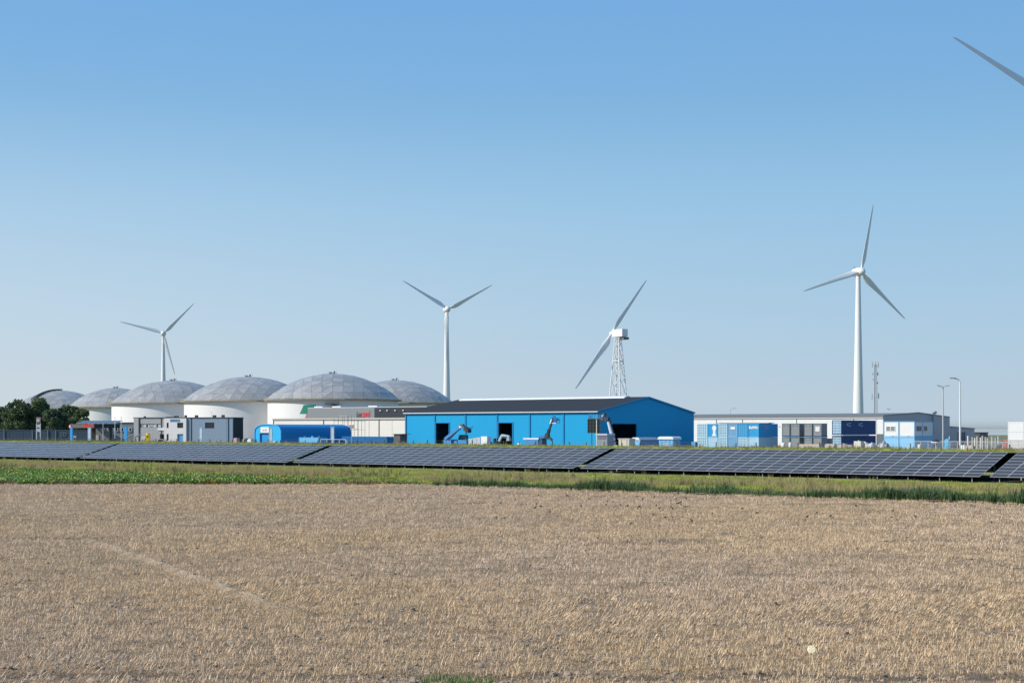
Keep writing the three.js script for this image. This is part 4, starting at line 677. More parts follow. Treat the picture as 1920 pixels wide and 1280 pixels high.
{ // white and blue portable office cabins
  const t = 105.9, h = 2.75, sky = painted([.26, .54, .78], .55), skyDark = painted([.10, .34, .6], .5);
  for (const up of [1, 0]) [[1657.5, 1685.6], [1686.4, 1715.5]].forEach(([a, b], i) => {
    const s0 = alongS(a, t), s1 = alongS(b, t), w = s1 - s0 - .02, L = alongT(1750.5, alongS(1715.5, t)) - t, g = thing('portable_office', (up ? 'upper white' : 'lower light blue') + ' portable office cabin ' + (up ? (i ? 'with a plain front and windows in its shaded side' : 'with a window in its sunlit front') : (i ? 'at the bottom below the plain white front' : 'at the bottom below the sunlit window')), 'portable cabin', site((s0 + s1) / 2, YARD + up * (h + .02), t), -TURN, 'stacked portable offices');
    const wall = up ? painted([.78, .77, .74]) : sky; part('wall', B(w - .08, h - .38, L - .08, 0, .245, -L / 2), wall, g);
    part('frame', [B(w, .24, L, 0, 0, -L / 2), B(w, .14, L, 0, h - .14, -L / 2), B(.1, h - .4, .1, -w / 2 + .05, .25, -.05), B(.1, h - .4, .1, w / 2 - .05, .25, -.05), B(.1, h - .4, .1, w / 2 - .05, .25, -L + .05)], sky, g);
    part('fork_slot', B(.3, .1, .02, .3, .08, .012), DARK, g);
    if (up && !i) { const q = part('window', [B(1.7, .07, .08, -.1, 1.05, -.01), B(1.7, .07, .08, -.1, 1.85, -.01), B(.08, .85, .08, -.92, 1.05, -.01), B(.12, .85, .08, -.1, 1.05, -.01), B(.08, .85, .08, .72, 1.05, -.01)], WHITE, g); for (const x of [-.5, .32]) part('pane', B(.7, .76, .03, x, 1.1, -.02), painted([.24, .26, .27], .3), q); }
    if (up && i) for (const [p, q2, dr] of [[1719, 1728.5, 0], [1733, 1739, 1]]) { const z0 = -(alongT(p, alongS(1715.5, t)) - t), z1 = -(alongT(q2, alongS(1715.5, t)) - t), x = w / 2 - .0, y = 1.05, hh = .85; const k = part('window', [B(.08, .07, z0 - z1, x, y, (z0 + z1) / 2), B(.08, .07, z0 - z1, x, y + hh, (z0 + z1) / 2), B(.08, hh, .08, x, y, z0), B(.08, hh, .08, x, y, z1), B(.08, hh, .06, x, y, (z0 + z1) / 2)], painted([.6, .62, .64]), g); part('pane', B(.03, hh - .05, z0 - z1 - .06, x - .03, y + .04, (z0 + z1) / 2), GLASS, k); }
    if (i) part('side_joint', B(.05, h - .5, .16, w / 2 - .03, .27, -(alongT(1731, alongS(1715.5, t)) - t)), skyDark, g);
  });
}
{ // white containers at the picture edge
  const t = 74, h = 2.62; for (const up of [1, 0]) { const s = alongS(1891, t), w = 6.1, g = thing('shipping_container', (up ? 'upper' : 'lower') + ' white container of the stack at the picture edge beside the red machine', 'shipping container', site(s + w / 2, YARD - .5 + up * (h + .02) + (up ? .5 : 0), t), -TURN, 'white stacked containers');
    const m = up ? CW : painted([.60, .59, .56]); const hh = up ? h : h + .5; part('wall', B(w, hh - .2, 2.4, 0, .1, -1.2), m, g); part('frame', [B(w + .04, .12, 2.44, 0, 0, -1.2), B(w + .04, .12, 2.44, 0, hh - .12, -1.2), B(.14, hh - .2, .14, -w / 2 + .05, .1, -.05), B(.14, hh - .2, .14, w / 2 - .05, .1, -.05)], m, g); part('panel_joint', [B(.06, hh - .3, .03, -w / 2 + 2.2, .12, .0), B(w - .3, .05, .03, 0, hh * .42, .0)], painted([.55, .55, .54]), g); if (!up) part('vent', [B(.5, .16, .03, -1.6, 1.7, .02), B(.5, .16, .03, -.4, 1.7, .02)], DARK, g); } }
{ const f = frame(1885, 78), g = thing('red_machine', 'red compact loader partly hidden beside the white containers', 'loader', f.pos, -TURN); part('body', [B(1.1, .9, 2.4, 0, .6, -1), B(.9, .5, 1, 0, 1.5, -1.4)], M([.6, .09, .05], .5), g); part('roof', B(1.1, .1, 1.5, 0, 2.5, -1.1), M([.62, .12, .07], .5), g); part('post', [B(.08, 1, .08, -.45, 1.5, -.4), B(.08, 1, .08, .45, 1.5, -.4), B(.08, .6, .08, .45, 2, -1.8)], DARK, g); for (const x of [-.6, .6]) for (const z of [-.2, -1.7]) part('wheel', new THREE.CylinderGeometry(.5, .5, .35, 18).rotateZ(Math.PI / 2).translate(x, .5, z), RUBBER, g); part('counterweight', B(.5, 1.4, .6, -1.0, .5, -.6), M([.03, .05, .06], .6), g); }
// low containers before the cream hall
{ const t = 86; for (const [a, b, m, label] of [[640.5, 683, CD, 'dark blue low container beside the end of the arched shelter'], [683.5, 725, CD, 'dark blue low container nearer the blue hall']]) { const s = (alongS(a, t) + alongS(b, t)) / 2, w = alongS(b, t) - alongS(a, t), g = thing('shipping_container', label, 'container', site(s, YARD, t), -TURN, 'low dark blue containers'); part('side_wall', ribbed(w - .2, 2.3, 22, .05).translate(0, .15, 0), m, g); part('frame', [B(w, .16, 2.4, 0, 0, -1.2), B(w, .14, 2.4, 0, 2.45, -1.2), B(.15, 2.3, .15, -w / 2 + .075, .16, -.03), B(.15, 2.3, .15, w / 2 - .075, .16, -.03), B(w - .1, 2.25, .1, 0, .18, -2.3), B(.1, 2.25, 2.2, w / 2 - .06, .18, -1.2)], m, g); const v = []; for (let i = 0; i < 5; i++) v.push(B(.55, .5, .05, -w / 2 + .9 + i * (w - 1.8) / 4, 1.0, .06)); part('vent_grille', v, DARK, g); } }
{ const t = 63, s = (alongS(560.5, t) + alongS(597, t)) / 2, w = alongS(597, t) - alongS(560.5, t), g = thing('blue_tank_container', 'plain light blue box container in front of the arched shelter', 'container', site(s, YARD, t), -TURN); part('wall', [B(w - .08, 2.35, 2.4, 0, .1, -1.2)], LIGHT_BLUE, g); part('frame', [B(w, .14, 2.46, 0, 0, -1.2), B(w, .1, 2.46, 0, 2.42, -1.2), B(.12, 2.3, .1, -w / 2 + .06, .12, -.0), B(.12, 2.3, .1, w / 2 - .06, .12, -.0)], painted([.16, .47, .76]), g); part('valve', [B(.2, .3, .3, .2, 2.5, -.8)], painted([.4, .6, .75]), g); part('hatch', B(.9, .7, .04, .6, .7, .02), painted([.2, .5, .76]), g); }
{ const t = 70; const f = frame(744, t), g = thing('dark_hut', 'small dark grey hut with a flat overhanging roof beside the blue hall', 'hut', f.pos, -TURN); const w = f.x(750.5) - f.x(738.5); part('wall', B(w, f.y(814), 2, 0, 0, -1), painted([.09, .09, .1]), g); part('roof', B(w + .7, .1, 2.6, .35, f.y(814), -1), painted([.2, .2, .2]), g); part('door', B(.02, 1.8, .8, w / 2 + .01, 0, -.8), painted([.6, .58, .55]), g); }
// scaffold and light mast before the cream hall
{ const t = 112, f = frame(660, t), g = thing('scaffold', 'thin steel scaffold frame standing before the cream hall', 'scaffold', f.pos, -TURN), tubes = M([.16, .16, .17], .5, { metalness: .4 }); const xs = [626, 634, 645, 651, 664, 670, 684].map((p) => f.x(p)), top = [783.5, 779, 779, 779, 786, 786, 788]; xs.forEach((x, i) => { for (const z of [0, -1.4]) part('standard', bar(V(x, 0, z), V(x, f.y(top[i]), z), .045, .045, 6), tubes, g); }); for (const h of [2, 4, 6]) part('ledger', bar(V(xs[0], h, 0), V(xs[6], h, 0), .04, .04, 6), tubes, g); part('ledger', bar(V(xs[1], f.y(779.5), 0), V(xs[3], f.y(779.5), 0), .05, .05, 6), painted([.6, .6, .6]), g); part('deck', [B(xs[4] - xs[2], .08, 1.3, (xs[2] + xs[4]) / 2, 4.05, -.7), B(xs[6] - xs[3], .08, 1.3, (xs[3] + xs[6]) / 2, 2.05, -.7)], painted([.4, .37, .3]), g); part('brace', [bar(V(xs[5], 2, 0), V(xs[6] + 2, 0, 0), .04, .04, 6), bar(V(xs[0], 0, 0), V(xs[2], 4, 0), .04, .04, 6)], tubes, g); }
{ const d = 290, g = thing('light_mast', 'mobile light mast with four black floodlights before the cream hall', 'light mast', at(659, d)), h = Y(800, d) - YARD; part('mast', bar(V(0, 0, 0), V(0, h, 0), .08, .05), STEEL, g); part('cross_arm', B(.9, .06, .06, 0, h, 0), STEEL, g); for (const [x, y] of [[-.32, .12], [.28, .14], [-.32, -.25], [.28, -.25]]) part('floodlight', B(.42, .2, .2, x, h + y, .06), DARK, g); part('trailer', B(1.2, .6, .8, 0, .3, 0), CD, g); }
// ------------------------------------------------------------------ machines in the yard
const wheel = (x, y, z, r, w = .4, along = 'z') => { const g = merge([new THREE.CylinderGeometry(r, r, w, 22), new THREE.CylinderGeometry(r * .55, r * .55, w + .04, 16)]); if (along === 'z') g.rotateX(Math.PI / 2); else g.rotateZ(Math.PI / 2); return g.translate(x, y, z); };
{ // telehandler
  const t = 84, f = frame(840, t), P = (px, py, z = 0) => V(f.x(px), f.y(py, px), z), g = thing('telehandler', 'blue telescopic handler with a raised boom and forks before the first doorway', 'telehandler', f.pos, -TURN);
  part('chassis', [beam(P(833, 829, -.9), P(872, 829, -.9), .6, 1.0), B(f.x(846) - f.x(832), 1.3, 2, (f.x(846) + f.x(832)) / 2, .8, -.9), B(2.2, .9, .7, f.x(858), .8, -1.7)], BLUE_MACHINE, g);
  part('boom', beam(P(835, 823), P(862, 801.5), .55, .55), BLUE_MACHINE, g); part('inner_boom', beam(P(852, 808), P(866.5, 798), .4, .42), painted([.75, .77, .78], .4), g);
  part('boom_cylinder', bar(P(842, 825, .1), P(857, 809, .1), .12), DARK, g); part('jib', [beam(P(864, 797), P(869, 797), .45, .5), beam(P(868, 797), P(873, 806), .35, .45)], painted([.12, .08, .07]), g);
  part('fork_carriage', [beam(P(872, 803), P(880, 808), .75, .9), beam(P(876, 803), P(880, 810), .4, 1.1)], DARK, g); for (const z of [-.35, .35]) part('fork', beam(P(879, 806 + z, z), P(884.5, 800 + z * 2, z), .07, .14), DARK, g);
  const cab = part('cab', [beam(P(850, 824, -1.5), P(851.5, 818, -1.5), .12, .12), beam(P(851.5, 818, -1.5), P(855, 815.5, -1.5), .12, .12), beam(P(855, 815.5, -1.5), P(863, 815.8, -1.5), .12, .9), beam(P(863, 815.8, -1.5), P(867.5, 820, -1.5), .12, .12), beam(P(867.5, 820, -1.5), P(868, 826, -1.5), .12, .12), beam(P(858.5, 815.5, -1.5), P(858.5, 825, -1.5), .14, .14)], DARK, g); part('pane', B(f.x(866) - f.x(851.5), 1.0, .6, f.x(859), f.y(824.5), -1.6), M([.05, .12, .14], .1), cab);
  for (const p of [839, 866]) for (const z of [.2, -2]) part('wheel', wheel(f.x(p), .62, z, .62), RUBBER, g);
}
{ // articulated lift
  const t = 84, f = frame(1000, t), P = (px, py, z = 0) => V(f.x(px), f.y(py, px), z), g = thing('boom_lift', 'blue articulated boom lift with its basket raised against the blue hall', 'boom lift', f.pos, -TURN);
  part('chassis', B(f.x(1014) - f.x(981), .6, 2, f.x(997), .6, -1), painted([.25, .27, .3]), g); part('engine_cover', B(f.x(1009) - f.x(986), .95, 1.8, f.x(997), 1.25, -1), BLUE_MACHINE, g); part('cover_top', B(f.x(1009) - f.x(980), .28, 1.9, f.x(995), 2.2, -1), painted([.68, .74, .77]), g);
  part('turret', [B(f.x(1014.5) - f.x(1008), 1.9, 1.5, f.x(1011.5), .8, -1)], painted([.02, .08, .14]), g); part('lower_arm', beam(P(1013, 819.5), P(1025, 818.5), .5, .5), painted([.04, .16, .36]), g);
  part('knuckle', [beam(P(1023, 816.5), P(1029, 819), .9, .6)], painted([.05, .05, .055], .9), g); part('strut', beam(P(1028, 818), P(1035, 825), .35, .4), painted([.06, .07, .08], .9), g);
  part('boom', beam(P(1026, 818), P(1030, 805), .5, .45), painted([.025, .03, .04], .9), g); part('boom_extension', beam(P(1029.4, 807), P(1037.5, 783), .34, .34), painted([.04, .06, .075], .9), g); part('boom_sleeve', beam(P(1032.5, 794), P(1035.5, 786), .24, .5), painted([.7, .74, .7]), g);
  part('jib', [beam(P(1037, 783), P(1039, 779.8), .3, .3), beam(P(1038.5, 780), P(1042.5, 786), .25, .3)], BLUE_TRIM, g);
  const x0 = f.x(1041), x1 = f.x(1046.5), y0 = f.y(792.5), y1 = f.y(784); const rails = []; for (const x of [x0, x1]) for (const z of [-.5, .6]) rails.push(B(.07, y1 - y0, .07, x, y0, z)); for (const h of [.5, 1]) rails.push(B(x1 - x0, .06, .06, (x0 + x1) / 2, y0 + (y1 - y0) * h, .6), B(x1 - x0, .06, .06, (x0 + x1) / 2, y0 + (y1 - y0) * h, -.5)); part('basket', [...rails, B(x1 - x0 - .1, (y1 - y0) * .75, .1, (x0 + x1) / 2, y0 + .1, .55), B(.4, .5, .3, x1 - .2, y0 + .4, 0)], painted([.02, .10, .30]), g); part('basket_floor', B(x1 - x0 + .3, .14, 1.3, (x0 + x1) / 2 - .1, y0 - .14, .05), painted([.6, .65, .66]), g);
  for (const p of [984, 1009]) for (const z of [.1, -2.1]) part('wheel', wheel(f.x(p), .5, z, .5), RUBBER, g);
}
{ const f = frame(1036, 80), g = thing('brown_crate', 'small rusty brown crate under the raised basket lift', 'crate', f.pos, -TURN); part('body', B(.85, 1.1, .9), painted([.22, .13, .06], .8), g); part('rim', [B(.95, .1, 1, 0, 1.1, 0)], painted([.15, .09, .05], .8), g); }
{ // white telescopic lift before the gable
  const t = 80, f = frame(1149, t), P = (px, py, z = 0) => V(f.x(px), f.y(py, px), z), g = thing('telescopic_lift', 'silver telescopic boom lift leaning up beside the hall corner', 'boom lift', f.pos, -TURN);
  part('boom', bar(P(1150.5, 826), P(1140.5, 790), .36, .26, 14), painted([.62, .66, .72], .3), g); part('boom_back', beam(P(1151.5, 824, -.3), P(1141.5, 788, -.3), .25, .3), DARK, g); part('base', [B(2.6, .8, 2, -.1, .5, -.6), B(1.4, .7, 1.2, -.7, 1.2, -.4)], painted([.55, .57, .6]), g); part('head', [beam(P(1132, 785), P(1142, 785.5), .7, .8), beam(P(1134, 787), P(1140, 787), .45, .9), B(.5, .9, .5, f.x(1133), f.y(783), 0)], painted([.03, .04, .06]), g);
  part('platform', [beam(P(1120, 786), P(1134, 786), .3, 1.1), beam(P(1122, 787), P(1128.5, 787), .25, 1)], painted([.09, .1, .12]), g); const r = []; for (const p of [1122, 1127, 1131]) r.push(beam(P(p, 786, .5), P(p, 778.5, .5), .05, .05)); r.push(beam(P(1122, 778.5, .5), P(1131, 778.5, .5), .05, .05), beam(P(1122, 782, .5), P(1131, 782, .5), .05, .05)); part('handrail', r, painted([.2, .28, .4]), g); part('lamp_head', new THREE.SphereGeometry(.28, 12, 8).translate(f.x(1132.5), f.y(780), .3), painted([.4, .42, .44]), g);
  for (const x of [-1, 1]) for (const z of [.3, -1.5]) part('wheel', wheel(x, .48, z, .48), RUBBER, g);
}
{ // back of a road sign standing on the bank
  const t = 52, f = frame(1119, t, siteHeight(alongS(1119, 52), 52) - .1), g = thing('road_sign', 'dark back of a big ribbed sign board on a white post', 'sign', f.pos, -.2), k = f.d / FOCAL, lx = (p) => (p - 1119) * k, ly = (p) => Y(p, f.d) - f.pos.y, w = 24.5 * k, h = 26.5 * k, cx = lx(1113.6), y0 = ly(811.8);
  part('post', bar(V(0, 0, 0), V(0, ly(786.5), 0), .075), WHITE, g); part('board', B(w, h, .06, cx, y0, -.12), M([.045, .05, .048], .7), g);
  for (let i = 0; i <= 4; i++) part('cross_rail', B(w, .07, .07, cx, y0 + i * (h - .07) / 4, -.06), painted([.10, .105, .10]), g); for (const p of [1102, 1108, 1113, 1125.3]) part('upright', B(.06, h, .05, lx(p), y0, -.05), painted([.08, .085, .085]), g);
}
{ const t = 82, f = frame(1109.5, t), h = f.y(785), g = thing('work_basket', 'small empty blue work basket showing above the ribbed sign board', 'lift basket', f.pos, -TURN); part('mast', bar(V(0, 0, 0), V(0, h, 0), .12, .1), painted([.10, .16, .26]), g); const r = []; for (const x of [-.4, .4]) for (const z of [-.35, .35]) r.push(B(.06, .9, .06, x, h, z)); r.push(B(.86, .06, .06, 0, h + .88, .35), B(.86, .06, .06, 0, h + .88, -.35), B(.7, .5, .05, 0, h + .05, .35)); part('rail', r, painted([.02, .12, .35]), g); part('floor', B(.9, .08, .8, 0, h - .06, 0), DARK, g); }
{ const t = 70, f = frame(1129, t), w = f.x(1138) - f.x(1119.5), g = thing('grey_kiosk', 'grey ribbed kiosk with a pale roof at the hall corner', 'kiosk', f.pos, -TURN), h = f.y(816); part('wall', ribbed(w, h, 8, .05), painted([.30, .33, .36]), g); part('side_wall', [B(.1, h, 2, -w / 2, 0, -1), B(.1, h, 2, w / 2, 0, -1), B(w, h, .1, 0, 0, -2)], painted([.30, .33, .36]), g); part('roof', B(w + .3, .28, 2.4, 0, h, -1), painted([.50, .50, .58]), g); part('shutter', B(w * .8, .45, .05, 0, h - .6, .08), painted([.12, .14, .2]), g); }
{ const t = 66, f = frame(1170, t), w = f.x(1181) - f.x(1160), g = thing('beige_skip', 'beige open skip standing in front of the dark gable doorway', 'skip', f.pos, -TURN), h = f.y(822); part('body', [extrude([[-w / 2 + .15, .2], [w / 2 - .15, .2], [w / 2, h], [-w / 2, h]], .1), extrude([[-w / 2 + .15, .2], [w / 2 - .15, .2], [w / 2, h], [-w / 2, h]], .1).translate(0, 0, -1.6), B(w - .3, .1, 1.6, 0, .2, -.8), B(.1, h - .2, 1.6, -w / 2 + .1, .2, -.8), B(.1, h - .2, 1.6, w / 2 - .1, .2, -.8)], painted([.58, .55, .47]), g); part('rim', [B(w + .15, .12, .14, 0, h - .1, .03), B(w + .15, .12, .14, 0, h - .1, -1.65)], painted([.6, .57, .5]), g); part('rib', [B(.1, h - .3, .08, -w / 4, .2, .04), B(.1, h - .3, .08, w / 4, .2, .04)], painted([.52, .5, .43]), g); }
// two crew caravans with white rounded roofs
{ const t = 72, f = frame(1193, t), len = Math.max(2.5, f.q(1225)), w = f.x(1200.5) - f.x(1186), h = f.y(821), g = thing('crew_caravan', 'blue crew caravan with a rounded front and long white roof', 'caravan', f.pos, -TURN), o = [[-w / 2, .6], [-w / 2 + .15, .45], [w / 2 - .15, .45], [w / 2, .6], [w / 2, h - .5], [w / 2 - .35, h - .1], [-w / 2 + .35, h - .1], [-w / 2, h - .5]];
  part('body', extrude(o, Math.min(len, 7)), painted([.10, .26, .50]), g); part('front_panel', extrude(o.map(([x, y]) => [x * .9, .7 + (y - .45) * .8]), .06).translate(0, 0, .06), painted([.16, .52, .82]), g); part('front_rim', extrude([...o.map(([x, y]) => [x * 1.04, y]), ...o.map(([x, y]) => [x * .9, .7 + (y - .45) * .8]).reverse()], .04).translate(0, 0, .03), painted([.7, .76, .78]), g); part('roof', extrude([[-w / 2 - .1, h - .35], [w / 2 + .1, h - .35], [w / 2 - .2, h + .1], [-w / 2 + .2, h + .1]], Math.min(len, 7) + .3).translate(0, 0, .2), painted([.72, .75, .76]), g);
  for (const z of [-2.2, -4.2]) part('wheel', wheel(w / 2 - .2, .36, z, .36, .3, 'x'), RUBBER, g); part('tow_bar', beam(V(0, .5, 0), V(0, .45, 1.2), .1, .1), STEEL, g); }
{ const t = 68, f = frame(1249, t), w = f.x(1264) - f.x(1234), h = f.y(820), g = thing('site_caravan', 'light blue site caravan with stripes and a thick white roof', 'caravan', f.pos, -TURN); part('body', B(w - .3, h - .75, 2.2, 0, .5, -1.1), painted([.13, .42, .70]), g); for (let i = 0; i < 7; i++) part('panel_strip', B(.07, h - .85, .04, -w / 2 + .4 + i * (w - .8) / 6, .55, .02), painted(i % 2 ? [.08, .26, .5] : [.3, .6, .75]), g); part('window', B(.8, .9, .05, .15, 1.0, .02), painted([.4, .38, .42]), g); part('roof', extrude([[-w / 2, h - .3], [w / 2, h - .3], [w / 2 - .1, h], [w / 2 - .4, h + .15], [-w / 2 + .4, h + .15], [-w / 2 + .1, h]], 2.6).translate(0, 0, .2), painted([.78, .78, .77]), g); part('skirt', B(w - .1, .22, 2.3, 0, .32, -1.1), painted([.7, .74, .76]), g); for (const z of [-.1, -2.1]) part('wheel', wheel(w / 4, .34, z, .34, .25), RUBBER, g); }
{ const f = frame(1302.5, 80), g = thing('blue_drum_cage', 'small blue crate by the far corner of the blue hall gable', 'crate', site(f.s, YARD, 80), -TURN); part('body', B(.75, 1.5, .8, 0, .5, 0), painted([.08, .34, .62]), g); part('leg', [B(.08, .5, .08, -.3, 0, .3), B(.08, .5, .08, .3, 0, .3), B(.08, .5, .08, -.3, 0, -.3), B(.08, .5, .08, .3, 0, -.3)], DARK, g); }
{ // mini excavator
  const t = 82, f = frame(930, t), P = (px, py, z = 0) => V(f.x(px), f.y(py, px), z), g = thing('mini_excavator', 'pale blue mini excavator with folded arm before the second doorway', 'excavator', f.pos, -TURN), pb = painted([.34, .48, .56], .45); for (const z of [.1, -1.3]) part('crawler_track', [B(2.6, .55, .4, 0, 0, z), wheel(-1.3, .28, z, .28), wheel(1.3, .28, z, .28)], RUBBER, g); part('chassis', B(2, .6, 1.6, -.2, .55, -.6), BLUE_MACHINE, g);
  const cab = part('cab', [B(.1, 1.4, .1, f.x(925.5), 1, .1), B(.1, 1.4, .1, f.x(932), 1, .1), B(f.x(932.5) - f.x(925), .1, 1.3, f.x(928.8), 2.4, -.5), B(f.x(932) - f.x(925.5), .5, 1.2, f.x(928.8), 1, -.5)], painted([.1, .22, .36]), g); part('pane', B(f.x(931.6) - f.x(926), .9, .9, f.x(928.8), 1.5, -.5), GLASS, cab); part('boom', [beam(P(936, 827), P(941.5, 815.5), .42, .4), beam(P(941, 815.5), P(950, 817), .4, .38)], pb, g); part('arm', [beam(P(949.5, 816.5), P(955, 818), .32, .32), beam(P(954.5, 817.5), P(953, 824.5), .3, .3)], pb, g); part('cylinder', bar(P(943, 820, .2), P(952, 822, .2), .09), DARK, g); part('bucket', extrude([[0, 0], [.7, .1], [.6, .7], [.1, .75]], .7).translate(f.x(951.5), f.y(826.5), .35), painted([.35, .38, .4]), g); part('blade', B(.25, .5, 1.6, -2, .15, -.6), BLUE_MACHINE, g); }
{ const t = 80, f = frame(907.5, t), w = f.x(913.2) - f.x(901.8), g = thing('white_generator', 'white box generator on a trailer between the two doorways', 'generator', f.pos, -TURN); part('housing', B(w, f.y(818) - .95, 1.2, 0, .95, -.6), WHITE, g); part('frame', B(w + .3, .16, 1.3, 0, .75, -.6), painted([.3, .14, .1]), g); for (const x of [-.5, .5]) part('wheel', wheel(x, .38, 0, .38, .25), RUBBER, g); part('control_box', B(.5, .8, .8, w / 2 + .3, .9, -.6), painted([.1, .25, .45]), g); }
{ const t = 80; [[882, 822.8], [890, 821.5], [897, 820.3]].forEach(([p, top], i) => { const f = frame(p, t), g = thing('steel_rack', ['lowest', 'middle height', 'tallest'][i] + ' grey wire rack in the row left of the white generator'.replace('left of', 'beside'), 'rack', f.pos, -TURN, 'grey racks beside the generator'), h = f.y(top); part('post', [B(.09, h, .09, -.45, 0, 0), B(.09, h, .09, .45, 0, 0), B(.09, h, .09, -.45, 0, -.8), B(.09, h, .09, .45, 0, -.8)], painted([.4, .42, .43]), g); part('panel', B(.8, h * .7, .05, 0, h * .28, 0), painted([.46, .5, .52]), g); part('top_rail', B(1, .12, .9, 0, h - .1, -.4), painted([.6, .6, .58]), g); }); }
{ const f = frame(973, 62), g = thing('barrier_board', 'white upright barrier board with faint red before the blue hall', 'barrier', f.pos, -TURN); part('board', B(.62, 1.25, .08, 0, .55, 0), WHITE, g); part('stripe', B(.25, .7, .02, .02, .85, .05), painted([.7, .42, .4]), g); part('foot', B(.7, .5, .35, 0, .05, 0), CONCRETE, g); }
// covered heaps, blocks, parasol and toilet by the portable offices
function heap(label, px, t, wpx, top, dpth, col) {
  const f = frame(px, t), w = f.x(px + wpx / 2) - f.x(px - wpx / 2), h = f.y(top), n = 22, m = 12, pos = [], idx = [], uv = [];
  for (let j = 0; j <= m; j++) for (let i = 0; i <= n; i++) { const u = i / n * 2 - 1, v = j / m * 2 - 1, e = Math.pow(Math.max(0, 1 - Math.pow(Math.abs(u), 3.2)), .55) * Math.pow(Math.max(0, 1 - Math.pow(Math.abs(v), 3)), .55), y = h * e * (.8 + .16 * noise2(u * 1.4 + px, v * .8) + .025 * noiseB(u * 6 + px, v * 5)); pos.push(u * w / 2, Math.max(0, Math.min(y, h)), -dpth / 2 + v * dpth / 2); uv.push(u * w / 2, v * dpth / 2); }
  for (let j = 0; j < m; j++) for (let i = 0; i < n; i++) { const a = j * (n + 1) + i, b = a + 1, c = a + n + 1, d = c + 1; idx.push(a, c, b, b, c, d); }
  const q = new THREE.BufferGeometry(); q.setAttribute('position', new THREE.Float32BufferAttribute(pos, 3)); q.setAttribute('uv', new THREE.Float32BufferAttribute(uv, 2)); q.setIndex(idx); q.computeVertexNormals();
  const g = thing('covered_heap', label, 'covered heap', f.pos, -TURN, 'heaps under tarpaulin'); part('tarpaulin', q, painted(col, .6), g); part('ballast', [B(.8, .3, .4, -w * .3, 0, .15), B(.7, .28, .4, w * .25, 0, .15)], CONCRETE, g); return g;
}
heap('low brownish heap under pale tarpaulin before the barred navy container', 1576, 80, 44, 827.5, 3, [.40, .34, .30]); heap('taller white tarpaulin heap before the long navy container', 1616, 82, 44, 823.5, 3.4, [.62, .60, .58]); heap('small steep grey tarpaulin heap beside the portable offices', 1651, 84, 24, 824, 2.6, [.50, .51, .52]);
{ const f = frame(1608, 68), w = f.x(1614) - f.x(1601), g = thing('pale_block', 'cream upright concrete block in front of the white tarpaulin heap', 'concrete block', f.pos, -TURN); part('block', B(w, f.y(827), 1.2, 0, 0, -.6), painted([.70, .66, .56]), g); part('lifting_eye', B(.2, .12, .1, 0, f.y(827), -.5), STEEL, g); }
for (const [p, w, top, label] of [[1518, 40, 833.5, 'long low beige concrete kerb block before the grey cabins'], [1556, 18, 833, 'short low beige concrete block beside the fence and navy container'], [1818, 14, 836, 'short low beige block beside the tall street lamp']]) { const f = frame(p, 63), ww = f.x(p + w / 2) - f.x(p - w / 2), h = Math.max(.6, f.y(top)); solo('concrete_block', [B(ww, h, .8, 0, 0, -.4), B(ww - .2, .08, .6, 0, h, -.4)], painted([.52, .45, .38], .9), label, 'concrete block', f.pos, -TURN, 'low concrete blocks'); }
for (const [p, top, label] of [[1469.5, 831, 'small white sack leaning low before the first grey cabin'], [1482.5, 830.5, 'upright white canister before the second grey cabin'], [1725, 834.5, 'pale yellow tub in front of the portable office side']]) { const f = frame(p, 62), h = Math.max(.7, f.y(top)); solo('white_tub', [new THREE.CylinderGeometry(.26, .32, h, 14).translate(0, h / 2, 0), new THREE.CylinderGeometry(.15, .24, .12, 14).translate(0, h + .06, 0)], p > 1700 ? painted([.72, .7, .5]) : WHITE, label, 'tub', f.pos, 0); }
{ const f = frame(1756, 66), g = thing('parasol', 'open black and white parasol beside the shaded portable offices', 'parasol', f.pos, 0), h = f.y(823); part('pole', bar(V(0, 0, 0), V(0, h - .2, 0), .035), WHITE, g); part('canopy', new THREE.ConeGeometry(.72, .42, 8, 1, true).translate(0, h - .2, 0), M([.03, .03, .035], .8, { side: THREE.DoubleSide }), g); part('valance', new THREE.CylinderGeometry(.72, .72, .12, 8, 1, true).translate(0, h - .45, 0), M([.78, .78, .77], .7, { side: THREE.DoubleSide }), g); part('base', new THREE.CylinderGeometry(.3, .35, .15, 16).translate(0, .07, 0), CONCRETE, g); }
{ const f = frame(1775.5, 74), w = f.x(1780) - f.x(1771.5), h = f.y(821.5), g = thing('portable_toilet', 'bright blue portable toilet cabin between the two street lamps', 'portable toilet', f.pos, -TURN); part('wall', B(w, h - .35, w, 0, .1, -w / 2), painted([.05, .38, .62]), g); part('roof', new THREE.SphereGeometry(w / 2 * 1.05, 14, 8, 0, 6.3, 0, 1.57).scale(1, .5, 1).translate(0, h - .28, -w / 2), painted([.2, .5, .7]), g); part('door', B(w * .7, h - .7, .04, 0, .2, .02), painted([.07, .42, .66]), g); part('vent_pipe', bar(V(w * .3, h - .3, -w * .8), V(w * .3, h + .3, -w * .8), .06), WHITE, g); }
for (const [p, label] of [[1804.5, 'white drum beside the foot of the tall street lamp'], [1809, 'second white drum, farther from the street lamp']]) { const f = frame(p, 64), h = Math.max(.8, f.y(834)); solo('white_drum', [new THREE.CylinderGeometry(.16, .16, h, 14).translate(0, h / 2, 0), new THREE.TorusGeometry(.16, .025, 5, 14).rotateX(Math.PI / 2).translate(0, h * .66, 0), new THREE.TorusGeometry(.16, .025, 5, 14).rotateX(Math.PI / 2).translate(0, h * .33, 0)], WHITE, label, 'drum', f.pos, 0, 'white drums'); }
